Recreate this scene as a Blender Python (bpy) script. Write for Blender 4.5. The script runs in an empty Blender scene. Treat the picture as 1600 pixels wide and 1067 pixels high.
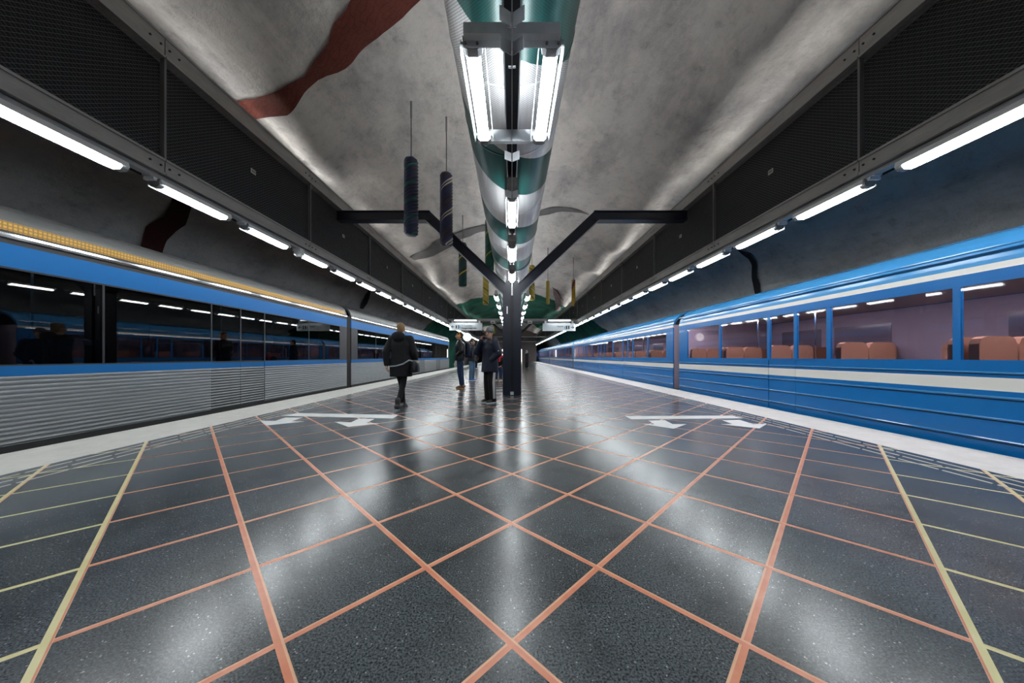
import bpy, math, random
from math import sin, cos, pi, sqrt, atan2, radians
from mathutils import Vector, Matrix, noise

random.seed(7)
SC = bpy.context.scene
COL = SC.collection

# ------------------------------------------------------------------ camera, world, exposure
F = 505.0                      # focal length in pixels of the 1600 x 1067 frame
EYE = 1.05
HOR = 557.0
cam_d = bpy.data.cameras.new('camera')
cam_d.sensor_width = 36.0
cam_d.lens = 36.0 * F / 1600.0
cam_d.shift_y = (HOR - 533.5) / 1600.0
cam_d.clip_start = 0.05
cam_d.clip_end = 400
cam = bpy.data.objects.new('camera', cam_d)
cam.location = (0, 0, EYE)
cam.rotation_euler = (pi / 2, 0, 0)
COL.objects.link(cam)
SC.camera = cam

world = bpy.data.worlds.new('world')
world.use_nodes = True
world.node_tree.nodes['Background'].inputs[0].default_value = (0.02, 0.02, 0.022, 1)
world.node_tree.nodes['Background'].inputs[1].default_value = 0.0
SC.world = world

SC.view_settings.view_transform = 'Standard'
SC.view_settings.look = 'None'
SC.view_settings.gamma = 1.0
SC.view_settings.use_curve_mapping = False
SC.view_settings.exposure = 1.4
try:
    SC.cycles.max_bounces = 6
    SC.cycles.diffuse_bounces = 4
    SC.cycles.glossy_bounces = 3
    SC.cycles.transparent_max_bounces = 16
    SC.cycles.caustics_reflective = False
    SC.cycles.caustics_refractive = False
    SC.cycles.sample_clamp_indirect = 6.0
except Exception:
    pass
LAMP = 22.0                    # strength of the fluorescent covers
LAMP_COL = (0.93, 0.98, 1.0, 1)

# ------------------------------------------------------------------ materials
MATS = {}


def mat(name, col, rough=0.5, metal=0.0, spec=0.5, coat=0.0):
    m = bpy.data.materials.new(name)
    m.use_nodes = True
    b = m.node_tree.nodes['Principled BSDF']
    b.inputs['Base Color'].default_value = (*col, 1)
    b.inputs['Roughness'].default_value = rough
    b.inputs['Metallic'].default_value = metal
    b.inputs['Specular IOR Level'].default_value = spec
    b.inputs['Coat Weight'].default_value = coat
    MATS[name] = m
    return m


def nd(m, t, **kw):
    n = m.node_tree.nodes.new(t)
    for k, v in kw.items():
        setattr(n, k, v)
    return n


def lk(m, a, b):
    m.node_tree.links.new(a, b)


def bsdf(m):
    return m.node_tree.nodes['Principled BSDF']


def coords(m, which='Object', scale=None):
    tc = nd(m, 'ShaderNodeTexCoord')
    if scale is None:
        return tc.outputs[which]
    mp = nd(m, 'ShaderNodeMapping')
    mp.inputs['Scale'].default_value = scale
    lk(m, tc.outputs[which], mp.inputs['Vector'])
    return mp.outputs['Vector']


def noisetex(m, vec, scale, detail=4, rough=0.55):
    n = nd(m, 'ShaderNodeTexNoise')
    n.inputs['Scale'].default_value = scale
    n.inputs['Detail'].default_value = detail
    n.inputs['Roughness'].default_value = rough
    lk(m, vec, n.inputs['Vector'])
    return n.outputs['Fac']


def ramp(m, fac, stops):
    r = nd(m, 'ShaderNodeValToRGB')
    e = r.color_ramp.elements
    while len(e) > 2:
        e.remove(e[-1])
    for i, (p, c) in enumerate(stops):
        if i < 2:
            el = e[i]
        else:
            el = e.new(p)
        el.position = p
        el.color = (*c, 1)
    lk(m, fac, r.inputs['Fac'])
    return r.outputs['Color']


def mixc(m, fac, a, b, mode='MIX'):
    n = nd(m, 'ShaderNodeMix', data_type='RGBA', blend_type=mode)
    for s, v in ((n.inputs[0], fac), (n.inputs[6], a), (n.inputs[7], b)):
        if hasattr(v, 'links'):
            lk(m, v, s)
        elif isinstance(v, tuple):
            s.default_value = (*v, 1)
        else:
            s.default_value = v
    return n.outputs[2]


def mth(m, op, a, b=None, c=None):
    n = nd(m, 'ShaderNodeMath', operation=op)
    for i, v in enumerate((a, b, c)):
        if v is None:
            continue
        if hasattr(v, 'links'):
            lk(m, v, n.inputs[i])
        else:
            n.inputs[i].default_value = v
    return n.outputs[0]


def bump(m, h, strength=0.3, dist=0.02):
    n = nd(m, 'ShaderNodeBump')
    n.inputs['Strength'].default_value = strength
    n.inputs['Distance'].default_value = dist
    lk(m, h, n.inputs['Height'])
    lk(m, n.outputs['Normal'], bsdf(m).inputs['Normal'])


def emis(name, col, strength):
    m = bpy.data.materials.new(name)
    m.use_nodes = True
    nt = m.node_tree
    nt.nodes.clear()
    e = nt.nodes.new('ShaderNodeEmission')
    e.inputs[0].default_value = col
    e.inputs[1].default_value = strength
    o = nt.nodes.new('ShaderNodeOutputMaterial')
    nt.links.new(e.outputs[0], o.inputs[0])
    MATS[name] = m
    return m


def glass(name, tint, refl=1.0, rough=0.02):
    m = bpy.data.materials.new(name)
    m.use_nodes = True
    nt = m.node_tree
    nt.nodes.clear()
    t = nt.nodes.new('ShaderNodeBsdfTransparent')
    t.inputs[0].default_value = (*tint, 1)
    g = nt.nodes.new('ShaderNodeBsdfGlossy')
    g.inputs['Color'].default_value = (refl, refl, refl, 1)
    g.inputs['Roughness'].default_value = rough
    fr = nt.nodes.new('ShaderNodeFresnel')
    fr.inputs['IOR'].default_value = 1.55
    mx = nt.nodes.new('ShaderNodeMixShader')
    o = nt.nodes.new('ShaderNodeOutputMaterial')
    geo = nt.nodes.new('ShaderNodeNewGeometry')
    sub = nt.nodes.new('ShaderNodeMath')
    sub.operation = 'SUBTRACT'
    sub.inputs[0].default_value = 1.0
    nt.links.new(geo.outputs['Backfacing'], sub.inputs[1])
    mul = nt.nodes.new('ShaderNodeMath')
    mul.operation = 'MULTIPLY'
    nt.links.new(fr.outputs[0], mul.inputs[0])
    nt.links.new(sub.outputs[0], mul.inputs[1])
    nt.links.new(mul.outputs[0], mx.inputs[0])
    nt.links.new(t.outputs[0], mx.inputs[1])
    nt.links.new(g.outputs[0], mx.inputs[2])
    nt.links.new(mx.outputs[0], o.inputs[0])
    MATS[name] = m
    return m


# terrazzo
def make_terrazzo(name):
    m = mat(name, (0.03, 0.035, 0.04), 0.3, spec=0.5)
    v = coords(m, 'Object')
    grain = noisetex(m, v, 125, 5, 0.7)
    chips = ramp(m, grain, [(0.40, (0.006, 0.008, 0.010)), (0.48, (0.042, 0.052, 0.058)), (0.60, (0.090, 0.106, 0.114))])
    vo = nd(m, 'ShaderNodeTexVoronoi')
    vo.inputs['Scale'].default_value = 210
    lk(m, v, vo.inputs['Vector'])
    sep = nd(m, 'ShaderNodeSeparateColor')
    lk(m, vo.outputs['Color'], sep.inputs[0])
    fleck = mth(m, 'GREATER_THAN', sep.outputs[0], 0.994)
    chips = mixc(m, fleck, chips, (0.26, 0.27, 0.27))
    big = noisetex(m, v, 2.6, 7, 0.68)
    shade = ramp(m, big, [(0.32, (0.55, 0.55, 0.55)), (0.5, (0.98, 0.98, 0.98)), (0.7, (1.15, 1.15, 1.15))])
    oi = nd(m, 'ShaderNodeObjectInfo')
    rnd = mth(m, 'MULTIPLY_ADD', oi.outputs['Random'], 0.22, 0.88)
    cc = mixc(m, 1.0, chips, shade, 'MULTIPLY')
    hsv = nd(m, 'ShaderNodeHueSaturation')
    lk(m, cc, hsv.inputs['Color'])
    lk(m, rnd, hsv.inputs['Value'])
    lk(m, hsv.outputs['Color'], bsdf(m).inputs['Base Color'])
    rg = noisetex(m, v, 2.2, 5, 0.65)
    rr = nd(m, 'ShaderNodeMapRange')
    rr.inputs['To Min'].default_value = 0.19
    rr.inputs['To Max'].default_value = 0.28
    lk(m, rg, rr.inputs['Value'])
    lk(m, rr.outputs[0], bsdf(m).inputs['Roughness'])
    return m


make_terrazzo('terrazzo')


def grout(name, c1, c2):
    m = mat(name, c1, 0.32)
    v = coords(m)
    f = noisetex(m, v, 9, 4)
    lk(m, ramp(m, f, [(0.35, c1), (0.7, c2)]), bsdf(m).inputs['Base Color'])


grout('orange_inlay', (0.52, 0.17, 0.09), (0.60, 0.24, 0.14))
grout('yellow_inlay', (0.55, 0.50, 0.24), (0.62, 0.57, 0.32))
grout('pale_inlay', (0.62, 0.33, 0.20), (0.66, 0.40, 0.26))


def make_concrete(name, c1, c2, s=3.0, rough=0.75, b=0.15):
    m = mat(name, c1, rough, spec=0.3)
    v = coords(m)
    f = noisetex(m, v, s, 8, 0.65)
    lk(m, ramp(m, f, [(0.3, c1), (0.7, c2)]), bsdf(m).inputs['Base Color'])
    f2 = noisetex(m, v, s * 22, 4)
    bump(m, f2, b, 0.01)
    return m


make_concrete('edge_concrete', (0.46, 0.45, 0.42), (0.58, 0.57, 0.54), 5.0, 0.55)
make_concrete('track_concrete', (0.05, 0.05, 0.05), (0.09, 0.09, 0.085), 2.0)
make_concrete('slab_concrete', (0.12, 0.12, 0.12), (0.16, 0.16, 0.155), 2.0)
make_concrete('end_panel', (0.10, 0.085, 0.08), (0.13, 0.11, 0.10), 2.0)
make_concrete('dark_core', (0.012, 0.012, 0.014), (0.02, 0.02, 0.022), 2.0)


def make_rock(name):
    m = mat(name, (0.3, 0.3, 0.3), 0.85, spec=0.25)
    v = coords(m)
    big = noisetex(m, v, 0.55, 6, 0.6)
    base = ramp(m, big, [(0.28, (0.40, 0.395, 0.40)), (0.5, (0.52, 0.51, 0.49)), (0.72, (0.60, 0.585, 0.555))])
    mid = noisetex(m, v, 4.0, 8, 0.7)
    blot = ramp(m, mid, [(0.30, (0.45, 0.45, 0.46)), (0.43, (0.92, 0.92, 0.92)), (0.6, (1.05, 1.05, 1.05))])
    c = mixc(m, 0.55, base, mixc(m, 1.0, base, blot, 'MULTIPLY'))
    soot = noisetex(m, coords(m, 'Object', (1, 0.45, 1)), 0.8, 9, 0.72)
    sm = ramp(m, soot, [(0.36, (0.55, 0.55, 0.57)), (0.52, (1, 1, 1))])
    c = mixc(m, 0.75, c, mixc(m, 1.0, c, sm, 'MULTIPLY'))
    # small dark specks spread through the colour by noise
    spk = noisetex(m, coords(m, 'Object', (1, 1, 1.6)), 26, 5, 0.75)
    pits = ramp(m, spk, [(0.28, (0.35, 0.35, 0.36)), (0.38, (1, 1, 1))])
    c = mixc(m, 0.8, c, mixc(m, 1.0, c, pits, 'MULTIPLY'))
    # green painted hillside band that crosses the whole vault
    sx = nd(m, 'ShaderNodeSeparateXYZ')
    lk(m, v, sx.inputs[0])
    wob = noisetex(m, coords(m, 'Object', (1, 0.3, 1)), 0.45, 3)
    yw = mth(m, 'MULTIPLY_ADD', wob, 7.0, sx.outputs['Y'])
    a = mth(m, 'GREATER_THAN', yw, 33.0)
    b = mth(m, 'LESS_THAN', yw, 58.0)
    msk = mth(m, 'MULTIPLY', a, b)
    gn = noisetex(m, coords(m, 'Object', (1, 1, 0.35)), 0.8, 6, 0.7)
    green = ramp(m, gn, [(0.3, (0.004, 0.045, 0.036)), (0.5, (0.008, 0.10, 0.068)), (0.72, (0.016, 0.17, 0.11))])
    c = mixc(m, msk, c, green)
    lk(m, c, bsdf(m).inputs['Base Color'])
    h = noisetex(m, v, 7, 9, 0.7)
    bump(m, h, 0.55, 0.06)
    return m


make_rock('rock')


def make_paint(name, c1, c2, joints=False):
    m = mat(name, c1, 0.85, spec=0.2)
    v = coords(m)
    f = noisetex(m, v, 2.5, 7, 0.65)
    c = ramp(m, f, [(0.3, c1), (0.7, c2)])
    if joints:
        br = nd(m, 'ShaderNodeTexBrick')
        br.inputs['Scale'].default_value = 3.2
        br.inputs['Mortar Size'].default_value = 0.012
        br.inputs['Color1'].default_value = (1, 1, 1, 1)
        br.inputs['Color2'].default_value = (0.9, 0.9, 0.9, 1)
        br.inputs['Mortar'].default_value = (0.3, 0.3, 0.3, 1)
        mp = nd(m, 'ShaderNodeMapping')
        mp.inputs['Rotation'].default_value = (0, 0, 0.7)
        tc = nd(m, 'ShaderNodeTexCoord')
        wn = nd(m, 'ShaderNodeTexNoise')
        wn.inputs['Scale'].default_value = 2
        lk(m, tc.outputs['Object'], wn.inputs['Vector'])
        add = nd(m, 'ShaderNodeVectorMath', operation='MULTIPLY_ADD')
        lk(m, wn.outputs['Color'], add.inputs[0])
        add.inputs[1].default_value = (0.35, 0.35, 0.35)
        lk(m, tc.outputs['Object'], add.inputs[2])
        lk(m, add.outputs[0], mp.inputs['Vector'])
        lk(m, mp.outputs[0], br.inputs['Vector'])
        c = mixc(m, 0.6, c, mixc(m, 1.0, c, br.outputs['Color'], 'MULTIPLY'))
    lk(m, c, bsdf(m).inputs['Base Color'])
    bump(m, noisetex(m, v, 7, 8, 0.7), 0.5, 0.05)
    return m


make_paint('red_mural', (0.085, 0.020, 0.016), (0.14, 0.040, 0.028), True)
make_paint('dark_red_mural', (0.045, 0.012, 0.012), (0.06, 0.018, 0.016))
make_paint('grey_mural', (0.10, 0.10, 0.105), (0.15, 0.15, 0.15))
make_paint('dark_mural', (0.018, 0.018, 0.02), (0.03, 0.03, 0.032))
make_paint('mauve_mural', (0.20, 0.16, 0.17), (0.26, 0.21, 0.21))
make_paint('maroon_mural', (0.09, 0.02, 0.025), (0.12, 0.03, 0.03))


def make_steel(name, c1, c2, rough=0.45, metal=0.7, s=6.0):
    m = mat(name, c1, rough, metal)
    v = coords(m, 'Object', (1, 0.25, 1))
    f = noisetex(m, v, s, 6, 0.7)
    lk(m, ramp(m, f, [(0.3, c1), (0.7, c2)]), bsdf(m).inputs['Base Color'])
    return m


make_steel('galvanised', (0.24, 0.235, 0.225), (0.36, 0.35, 0.335), 0.5, 0.35)
make_steel('galvanised_bright', (0.52, 0.55, 0.58), (0.68, 0.71, 0.74), 0.4, 0.2)
make_steel('mesh_wire', (0.11, 0.115, 0.12), (0.15, 0.155, 0.16), 0.5, 0.3)
mat('black_steel', (0.012, 0.014, 0.022), 0.38, 0.0, 0.5)
mat('black_back', (0.008, 0.008, 0.009), 0.8)
mat('post_steel', (0.17, 0.17, 0.175), 0.45, 0.2)
mat('black_rubber', (0.01, 0.01, 0.011), 0.5)
mat('navy_steel', (0.009, 0.012, 0.024), 0.34, 0.0, 0.5)
mat('white_plastic', (0.62, 0.64, 0.64), 0.4)
mat('label_white', (0.55, 0.54, 0.48), 0.6)
mat('label_print', (0.06, 0.06, 0.06), 0.6)
mat('lamp_metal', (0.30, 0.31, 0.32), 0.4, 0.4)
mat('lamp_reflector', (0.62, 0.64, 0.65), 0.3, 0.5)
mat('chrome', (0.7, 0.72, 0.74), 0.12, 1.0)
mat('arrow_paint', (0.62, 0.63, 0.63), 0.5)
mat('dash_paint', (0.60, 0.58, 0.54), 0.45)
mat('sign_face', (0.52, 0.57, 0.58), 0.35)
mat('sign_black', (0.01, 0.01, 0.01), 0.5)
mat('sign_blue', (0.0, 0.30, 0.62), 0.4)
mat('sign_white', (0.8, 0.8, 0.8), 0.4)
mat('cable', (0.10, 0.09, 0.09), 0.6)
emis('lamp_glow', LAMP_COL, LAMP)
emis('duct_fill_glow', (1.0, 0.97, 0.93, 1), 3.1)  # glow of the fill light added on top of the duct
emis('beam_fill_glow', (1.0, 0.97, 0.93, 1), 5.5)  # glow of the fill light added on the upper fascia beams
emis('sign_glow', (0.95, 0.98, 1.0, 1), 5.0)
emis('clock_glow', (1.0, 0.99, 0.95, 1), 1.6)
emis('doorway_glow', (1.0, 0.92, 0.82, 1), 1.6)

# trains
mat('train_blue', (0.0, 0.135, 0.41), 0.3, 0.0, 0.4, 0.1)
mat('train_blue_lit', (0.04, 0.20, 0.42), 0.2, 0.0, 0.5, 0.3)  # paler copy of the train blue, lamp light on the roof put into the colour
mat('train_blue_dark', (0.0, 0.03, 0.09), 0.5)
mat('train_white', (0.72, 0.71, 0.67), 0.3, 0.0, 0.5, 0.3)
mat('unit_blue', (0.0, 0.105, 0.32), 0.45, 0.0, 0.3, 0.0)
make_steel('unit_ribs', (0.26, 0.28, 0.30), (0.34, 0.36, 0.37), 0.32, 0.85, 0.8)
mat('unit_roof', (0.05, 0.05, 0.05), 0.55, 0.2)
mat('underframe', (0.012, 0.012, 0.013), 0.7)
mat('gasket', (0.015, 0.015, 0.018), 0.45)
glass('window_clear', (0.62, 0.60, 0.66), 0.9, 0.03)
glass('window_dark', (0.28, 0.285, 0.28), 1.0, 0.015)
mat('cabin_wall', (0.42, 0.35, 0.43), 0.6)
mat('cabin_wall_dark', (0.10, 0.09, 0.085), 0.6)
mat('cabin_floor', (0.10, 0.09, 0.10), 0.6)
mat('cabin_ceiling', (0.55, 0.52, 0.52), 0.6)
mat('seat_orange', (0.36, 0.18, 0.12), 0.8)
mat('seat_blue', (0.04, 0.07, 0.17), 0.8)
emis('cabin_lamp', (1.0, 0.93, 0.86, 1), 20.0)
emis('cabin_lamp_dim', (1.0, 0.95, 0.86, 1), 2.0)
mat('far_glass', (0.20, 0.17, 0.22), 0.15)
mat('rail_steel', (0.2, 0.18, 0.17), 0.35, 0.9)


def make_led(name):
    m = bpy.data.materials.new(name)
    m.use_nodes = True
    MATS[name] = m
    b = bsdf(m)
    b.inputs['Base Color'].default_value = (0.12, 0.08, 0.02, 1)
    b.inputs['Roughness'].default_value = 0.4
    v = coords(m)
    s = nd(m, 'ShaderNodeSeparateXYZ')
    lk(m, v, s.inputs[0])
    fy = mth(m, 'FRACT', mth(m, 'MULTIPLY', s.outputs['Y'], 26.0))
    fz = mth(m, 'FRACT', mth(m, 'MULTIPLY', s.outputs['Z'], 26.0))
    on = mth(m, 'MULTIPLY', mth(m, 'GREATER_THAN', fy, 0.35), mth(m, 'GREATER_THAN', fz, 0.35))
    st = mth(m, 'MULTIPLY_ADD', on, 0.24, 0.03)
    b.inputs['Emission Color'].default_value = (0.80, 0.40, 0.04, 1)
    lk(m, st, b.inputs['Emission Strength'])
    return m


make_led('amber_led')


def make_duct(name, perforated):
    m = mat(name, (0.5, 0.5, 0.5), 0.32, 0.35)
    v = coords(m)
    s = nd(m, 'ShaderNodeSeparateXYZ')
    lk(m, v, s.inputs[0])
    ang = mth(m, 'ARCTAN2', s.outputs['X'], mth(m, 'MULTIPLY', s.outputs['Z'], -1.0))   # 0 at the underside
    wob = noisetex(m, v, 0.5, 2)
    ph = mth(m, 'ADD', mth(m, 'MULTIPLY', s.outputs['Y'], 1 / 2.45), mth(m, 'MULTIPLY', ang, -0.16))
    ph = mth(m, 'ADD', ph, mth(m, 'MULTIPLY', wob, 0.12))
    fr = mth(m, 'FRACT', mth(m, 'ADD', ph, 10.14))
    msk = mth(m, 'LESS_THAN', fr, 0.41)
    streak = noisetex(m, coords(m, 'Object', (8, 0.4, 8)), 3, 5)
    silver = ramp(m, streak, [(0.3, (0.56, 0.56, 0.57)), (0.7, (0.70, 0.70, 0.705))])
    green = ramp(m, streak, [(0.3, (0.003, 0.060, 0.058)), (0.7, (0.006, 0.090, 0.085))])
    c = mixc(m, msk, silver, green)
    lk(m, mth(m, 'MULTIPLY_ADD', msk, -0.15, 0.25), bsdf(m).inputs['Metallic'])
    if perforated:
        u = mth(m, 'MULTIPLY', ang, 0.64 * 38)
        w = mth(m, 'MULTIPLY', s.outputs['Y'], 38.0)
        p = mth(m, 'SUBTRACT', mth(m, 'FRACT', mth(m, 'ADD', u, w)), 0.5)
        q = mth(m, 'SUBTRACT', mth(m, 'FRACT', mth(m, 'SUBTRACT', u, w)), 0.5)
        d = mth(m, 'SQRT', mth(m, 'ADD', mth(m, 'MULTIPLY', p, p), mth(m, 'MULTIPLY', q, q)))
        hole = mth(m, 'LESS_THAN', d, 0.27)
        c = mixc(m, hole, c, mixc(m, 1.0, c, (0.25, 0.27, 0.28), 'MULTIPLY'))
    lk(m, c, bsdf(m).inputs['Base Color'])
    return m


make_duct('duct_perforated', True)
make_duct('duct_plain', False)


def make_twist(name, base, lines, pitch=0.9):
    """painted twisted column: helical coloured lines over a base"""
    m = mat(name, base, 0.45)
    v = coords(m)
    s = nd(m, 'ShaderNodeSeparateXYZ')
    lk(m, v, s.inputs[0])
    ang = mth(m, 'ARCTAN2', s.outputs['Y'], s.outputs['X'])
    ph = mth(m, 'ADD', mth(m, 'MULTIPLY', s.outputs['Z'], 1 / pitch), mth(m, 'MULTIPLY', ang, -1 / (2 * pi)))
    fr = mth(m, 'FRACT', mth(m, 'ADD', ph, 20.0))
    c = None
    prev = base
    for lo, hi, colr in lines:
        msk = mth(m, 'MULTIPLY', mth(m, 'GREATER_THAN', fr, lo), mth(m, 'LESS_THAN', fr, hi))
        c = mixc(m, msk, prev, colr)
        prev = c
    if c is not None:
        lk(m, c, bsdf(m).inputs['Base Color'])
    return m


make_twist('twist_blue_green', (0.004, 0.010, 0.045), [(0.1, 0.19, (0.0, 0.10, 0.065))], 0.38)
make_twist('twist_blue_white', (0.006, 0.011, 0.055), [(0.42, 0.72, (0.018, 0.008, 0.028)), (0.1, 0.16, (0.42, 0.38, 0.33)), (0.20, 0.26, (0.42, 0.38, 0.33))], 0.75)
make_twist('twist_green_yellow', (0.0, 0.045, 0.04), [(0.0, 0.10, (0.45, 0.33, 0.02)), (0.14, 0.22, (0.004, 0.01, 0.03))], 0.64)
make_twist('twist_green_gold', (0.0, 0.075, 0.045), [(0.0, 0.07, (0.45, 0.36, 0.02)), (0.35, 0.45, (0.0, 0.03, 0.03))], 0.72)
make_twist('twist_yellow', (0.36, 0.27, 0.03), [(0.0, 0.08, (0.03, 0.02, 0.03)), (0.45, 0.49, (0.55, 0.52, 0.42))], -0.65)
make_twist('twist_plain_yellow', (0.40, 0.29, 0.03), [(0.0, 0.03, (0.28, 0.2, 0.02))], 0.5)
make_twist('twist_yellow_flag', (0.45, 0.30, 0.02), [(0.0, 0.14, (0.22, 0.012, 0.02)), (0.14, 0.26, (0.01, 0.02, 0.10))], 1.35)


def make_cloth(name, c, rough=0.8, s=60, b=0.2):
    m = mat(name, c, rough, spec=0.3)
    v = coords(m)
    f = noisetex(m, v, 14, 5)
    lk(m, ramp(m, f, [(0.3, tuple(x * 0.8 for x in c)), (0.7, tuple(min(1, x * 1.2) for x in c))]), bsdf(m).inputs['Base Color'])
    bump(m, noisetex(m, v, 18, 4), b, 0.02)
    return m


make_cloth('navy_parka', (0.0045, 0.0075, 0.021), 0.55)
make_cloth('black_cloth', (0.004, 0.004, 0.005))
make_cloth('black_coat', (0.006, 0.0065, 0.008))
make_cloth('black_leather', (0.006, 0.0065, 0.008), 0.28, 40, 0.5)
make_cloth('blue_denim', (0.010, 0.026, 0.07))
make_cloth('pale_denim', (0.08, 0.15, 0.24))
make_cloth('grey_knit', (0.10, 0.108, 0.122))
make_cloth('purple_coat', (0.018, 0.014, 0.022))
make_cloth('grey_scarf', (0.30, 0.33, 0.37))
make_cloth('red_scarf', (0.55, 0.02, 0.03))
make_cloth('brown_boot', (0.13, 0.065, 0.03), 0.55)
make_cloth('tan_boot', (0.32, 0.15, 0.05), 0.55)
make_cloth('navy_bag', (0.005, 0.010, 0.028), 0.6)
make_cloth('skin', (0.40, 0.24, 0.17), 0.5, 60, 0.05)
make_cloth('brown_hair', (0.05, 0.03, 0.018), 0.6)
make_cloth('black_hair', (0.012, 0.010, 0.010), 0.5)
make_cloth('light_hair', (0.22, 0.14, 0.07), 0.6)
mat('stripe_white', (0.55, 0.55, 0.55), 0.6)
mat('blue_shoe', (0.03, 0.14, 0.42), 0.5)
mat('black_shoe', (0.01, 0.01, 0.011), 0.45)
mat('shoe_sole', (0.55, 0.55, 0.55), 0.5)
mat('orange_plastic', (0.62, 0.28, 0.02), 0.4)
mat('eye_dark', (0.01, 0.01, 0.01), 0.2)
mat('lip', (0.30, 0.13, 0.11), 0.5)
mat('phone_case', (0.02, 0.012, 0.05), 0.3)
mat('bench_wood', (0.16, 0.10, 0.06), 0.5)

# ------------------------------------------------------------------ mesh helpers


class MB:
    def __init__(s):
        s.v, s.f, s.m = [], [], []

    def poly(s, pts, m=0):
        i = len(s.v)
        s.v += [tuple(p) for p in pts]
        s.f.append(tuple(range(i, i + len(pts))))
        s.m.append(m)
        return s

    def box(s, x0, x1, y0, y1, z0, z1, m=0):
        i = len(s.v)
        s.v += [(x0, y0, z0), (x1, y0, z0), (x1, y1, z0), (x0, y1, z0), (x0, y0, z1), (x1, y0, z1), (x1, y1, z1), (x0, y1, z1)]
        for q in ((0, 3, 2, 1), (4, 5, 6, 7), (0, 1, 5, 4), (1, 2, 6, 5), (2, 3, 7, 6), (3, 0, 4, 7)):
            s.f.append(tuple(i + k for k in q))
            s.m.append(m)
        return s

    def prism(s, pts, y0, y1, m=0, axis='y'):
        """closed polygon pts (a, b) extruded along an axis; pts counter-clockwise seen from -axis"""
        n = len(pts)
        i = len(s.v)

        def P(a, b, c):
            return (a, c, b) if axis == 'y' else ((c, a, b) if axis == 'x' else (a, b, c))
        s.v += [P(a, b, y0) for a, b in pts] + [P(a, b, y1) for a, b in pts]
        s.f.append(tuple(range(i, i + n)))
        s.f.append(tuple(reversed(range(i + n, i + 2 * n))))
        s.m += [m, m]
        for k in range(n):
            k2 = (k + 1) % n
            s.f.append((i + k2, i + k, i + n + k, i + n + k2))
            s.m.append(m)
        return s

    def tube(s, p0, p1, r0, r1=None, n=10, m=0, caps=True):
        r1 = r0 if r1 is None else r1
        p0, p1 = Vector(p0), Vector(p1)
        d = (p1 - p0).normalized()
        a = d.orthogonal().normalized()
        b = d.cross(a)
        i = len(s.v)
        for p, r in ((p0, r0), (p1, r1)):
            for k in range(n):
                t = 2 * pi * k / n
                s.v.append(tuple(p + a * (r * cos(t)) + b * (r * sin(t))))
        for k in range(n):
            k2 = (k + 1) % n
            s.f.append((i + k, i + k2, i + n + k2, i + n + k))
            s.m.append(m)
        if caps:
            s.f.append(tuple(reversed(range(i, i + n))))
            s.f.append(tuple(range(i + n, i + 2 * n)))
            s.m += [m, m]
        return s

    def rings(s, rs, m=0, caps=True):
        """rs: list of rings (equal length lists of points)"""
        n = len(rs[0])
        i = len(s.v)
        for r in rs:
            s.v += [tuple(p) for p in r]
        for j in range(len(rs) - 1):
            for k in range(n):
                k2 = (k + 1) % n
                s.f.append((i + j * n + k, i + j * n + k2, i + (j + 1) * n + k2, i + (j + 1) * n + k))
                s.m.append(m)
        if caps:
            s.f.append(tuple(reversed(range(i, i + n))))
            j = i + (len(rs) - 1) * n
            s.f.append(tuple(range(j, j + n)))
            s.m += [m, m]
        return s

    def ell(s, c, r, R=None, n=16, k=10, m=0):
        R = R or Matrix.Identity(3)
        c = Vector(c)
        rs = []
        for j in range(1, k):
            t = -pi / 2 + pi * j / k
            rs.append([c + R @ Vector((r[0] * cos(t) * cos(2 * pi * q / n), r[1] * cos(t) * sin(2 * pi * q / n), r[2] * sin(t))) for q in range(n)])
        return s.rings(rs, m)

    def cap(s, p0, p1, r0, r1=None, n=12, m=0):
        """round-ended tapered limb"""
        r1 = r0 if r1 is None else r1
        p0, p1 = Vector(p0), Vector(p1)
        d = (p1 - p0)
        d = d.normalized() if d.length > 1e-6 else Vector((0, 0, 1))
        a = d.orthogonal().normalized()
        b = d.cross(a)
        rs = []
        for j in (-75, -50, -25, 0):
            t = radians(j)
            rs.append([p0 + d * (r0 * sin(t)) + (a * cos(2 * pi * q / n) + b * sin(2 * pi * q / n)) * (r0 * cos(t)) for q in range(n)])
        for j in (0, 25, 50, 75):
            t = radians(j)
            rs.append([p1 + d * (r1 * sin(t)) + (a * cos(2 * pi * q / n) + b * sin(2 * pi * q / n)) * (r1 * cos(t)) for q in range(n)])
        return s.rings(rs, m)

    def mesh(s, name, mats, smooth=False):
        me = bpy.data.meshes.new(name)
        me.from_pydata(s.v, [], s.f)
        if isinstance(mats, str):
            mats = [mats]
        for k in mats:
            me.materials.append(MATS[k])
        if len(mats) > 1:
            me.polygons.foreach_set('material_index', s.m)
        if smooth:
            me.polygons.foreach_set('use_smooth', [True] * len(me.polygons))
        me.update()
        return me

    def build(s, name, mats, parent=None, loc=(0, 0, 0), smooth=False, rz=0.0):
        return put(name, s.mesh(name, mats, smooth), parent, loc, rz)


def put(name, me, parent=None, loc=(0, 0, 0), rz=0.0):
    o = bpy.data.objects.new(name, me)
    o.location = loc
    o.rotation_euler = (0, 0, rz)
    if parent is not None:
        o.parent = parent
    COL.objects.link(o)
    return o


def tag(o, label=None, cat=None, group=None, kind=None):
    if label:
        o['label'] = label
    if cat:
        o['category'] = cat
    if group:
        o['group'] = group
    if kind:
        o['kind'] = kind
    return o


def thing(name, label, cat, loc=(0, 0, 0), rz=0.0, group=None, kind=None):
    o = bpy.data.objects.new(name, None)
    o.empty_display_size = 0.2
    o.location = loc
    o.rotation_euler = (0, 0, rz)
    COL.objects.link(o)
    return tag(o, label, cat, group, kind)


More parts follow.
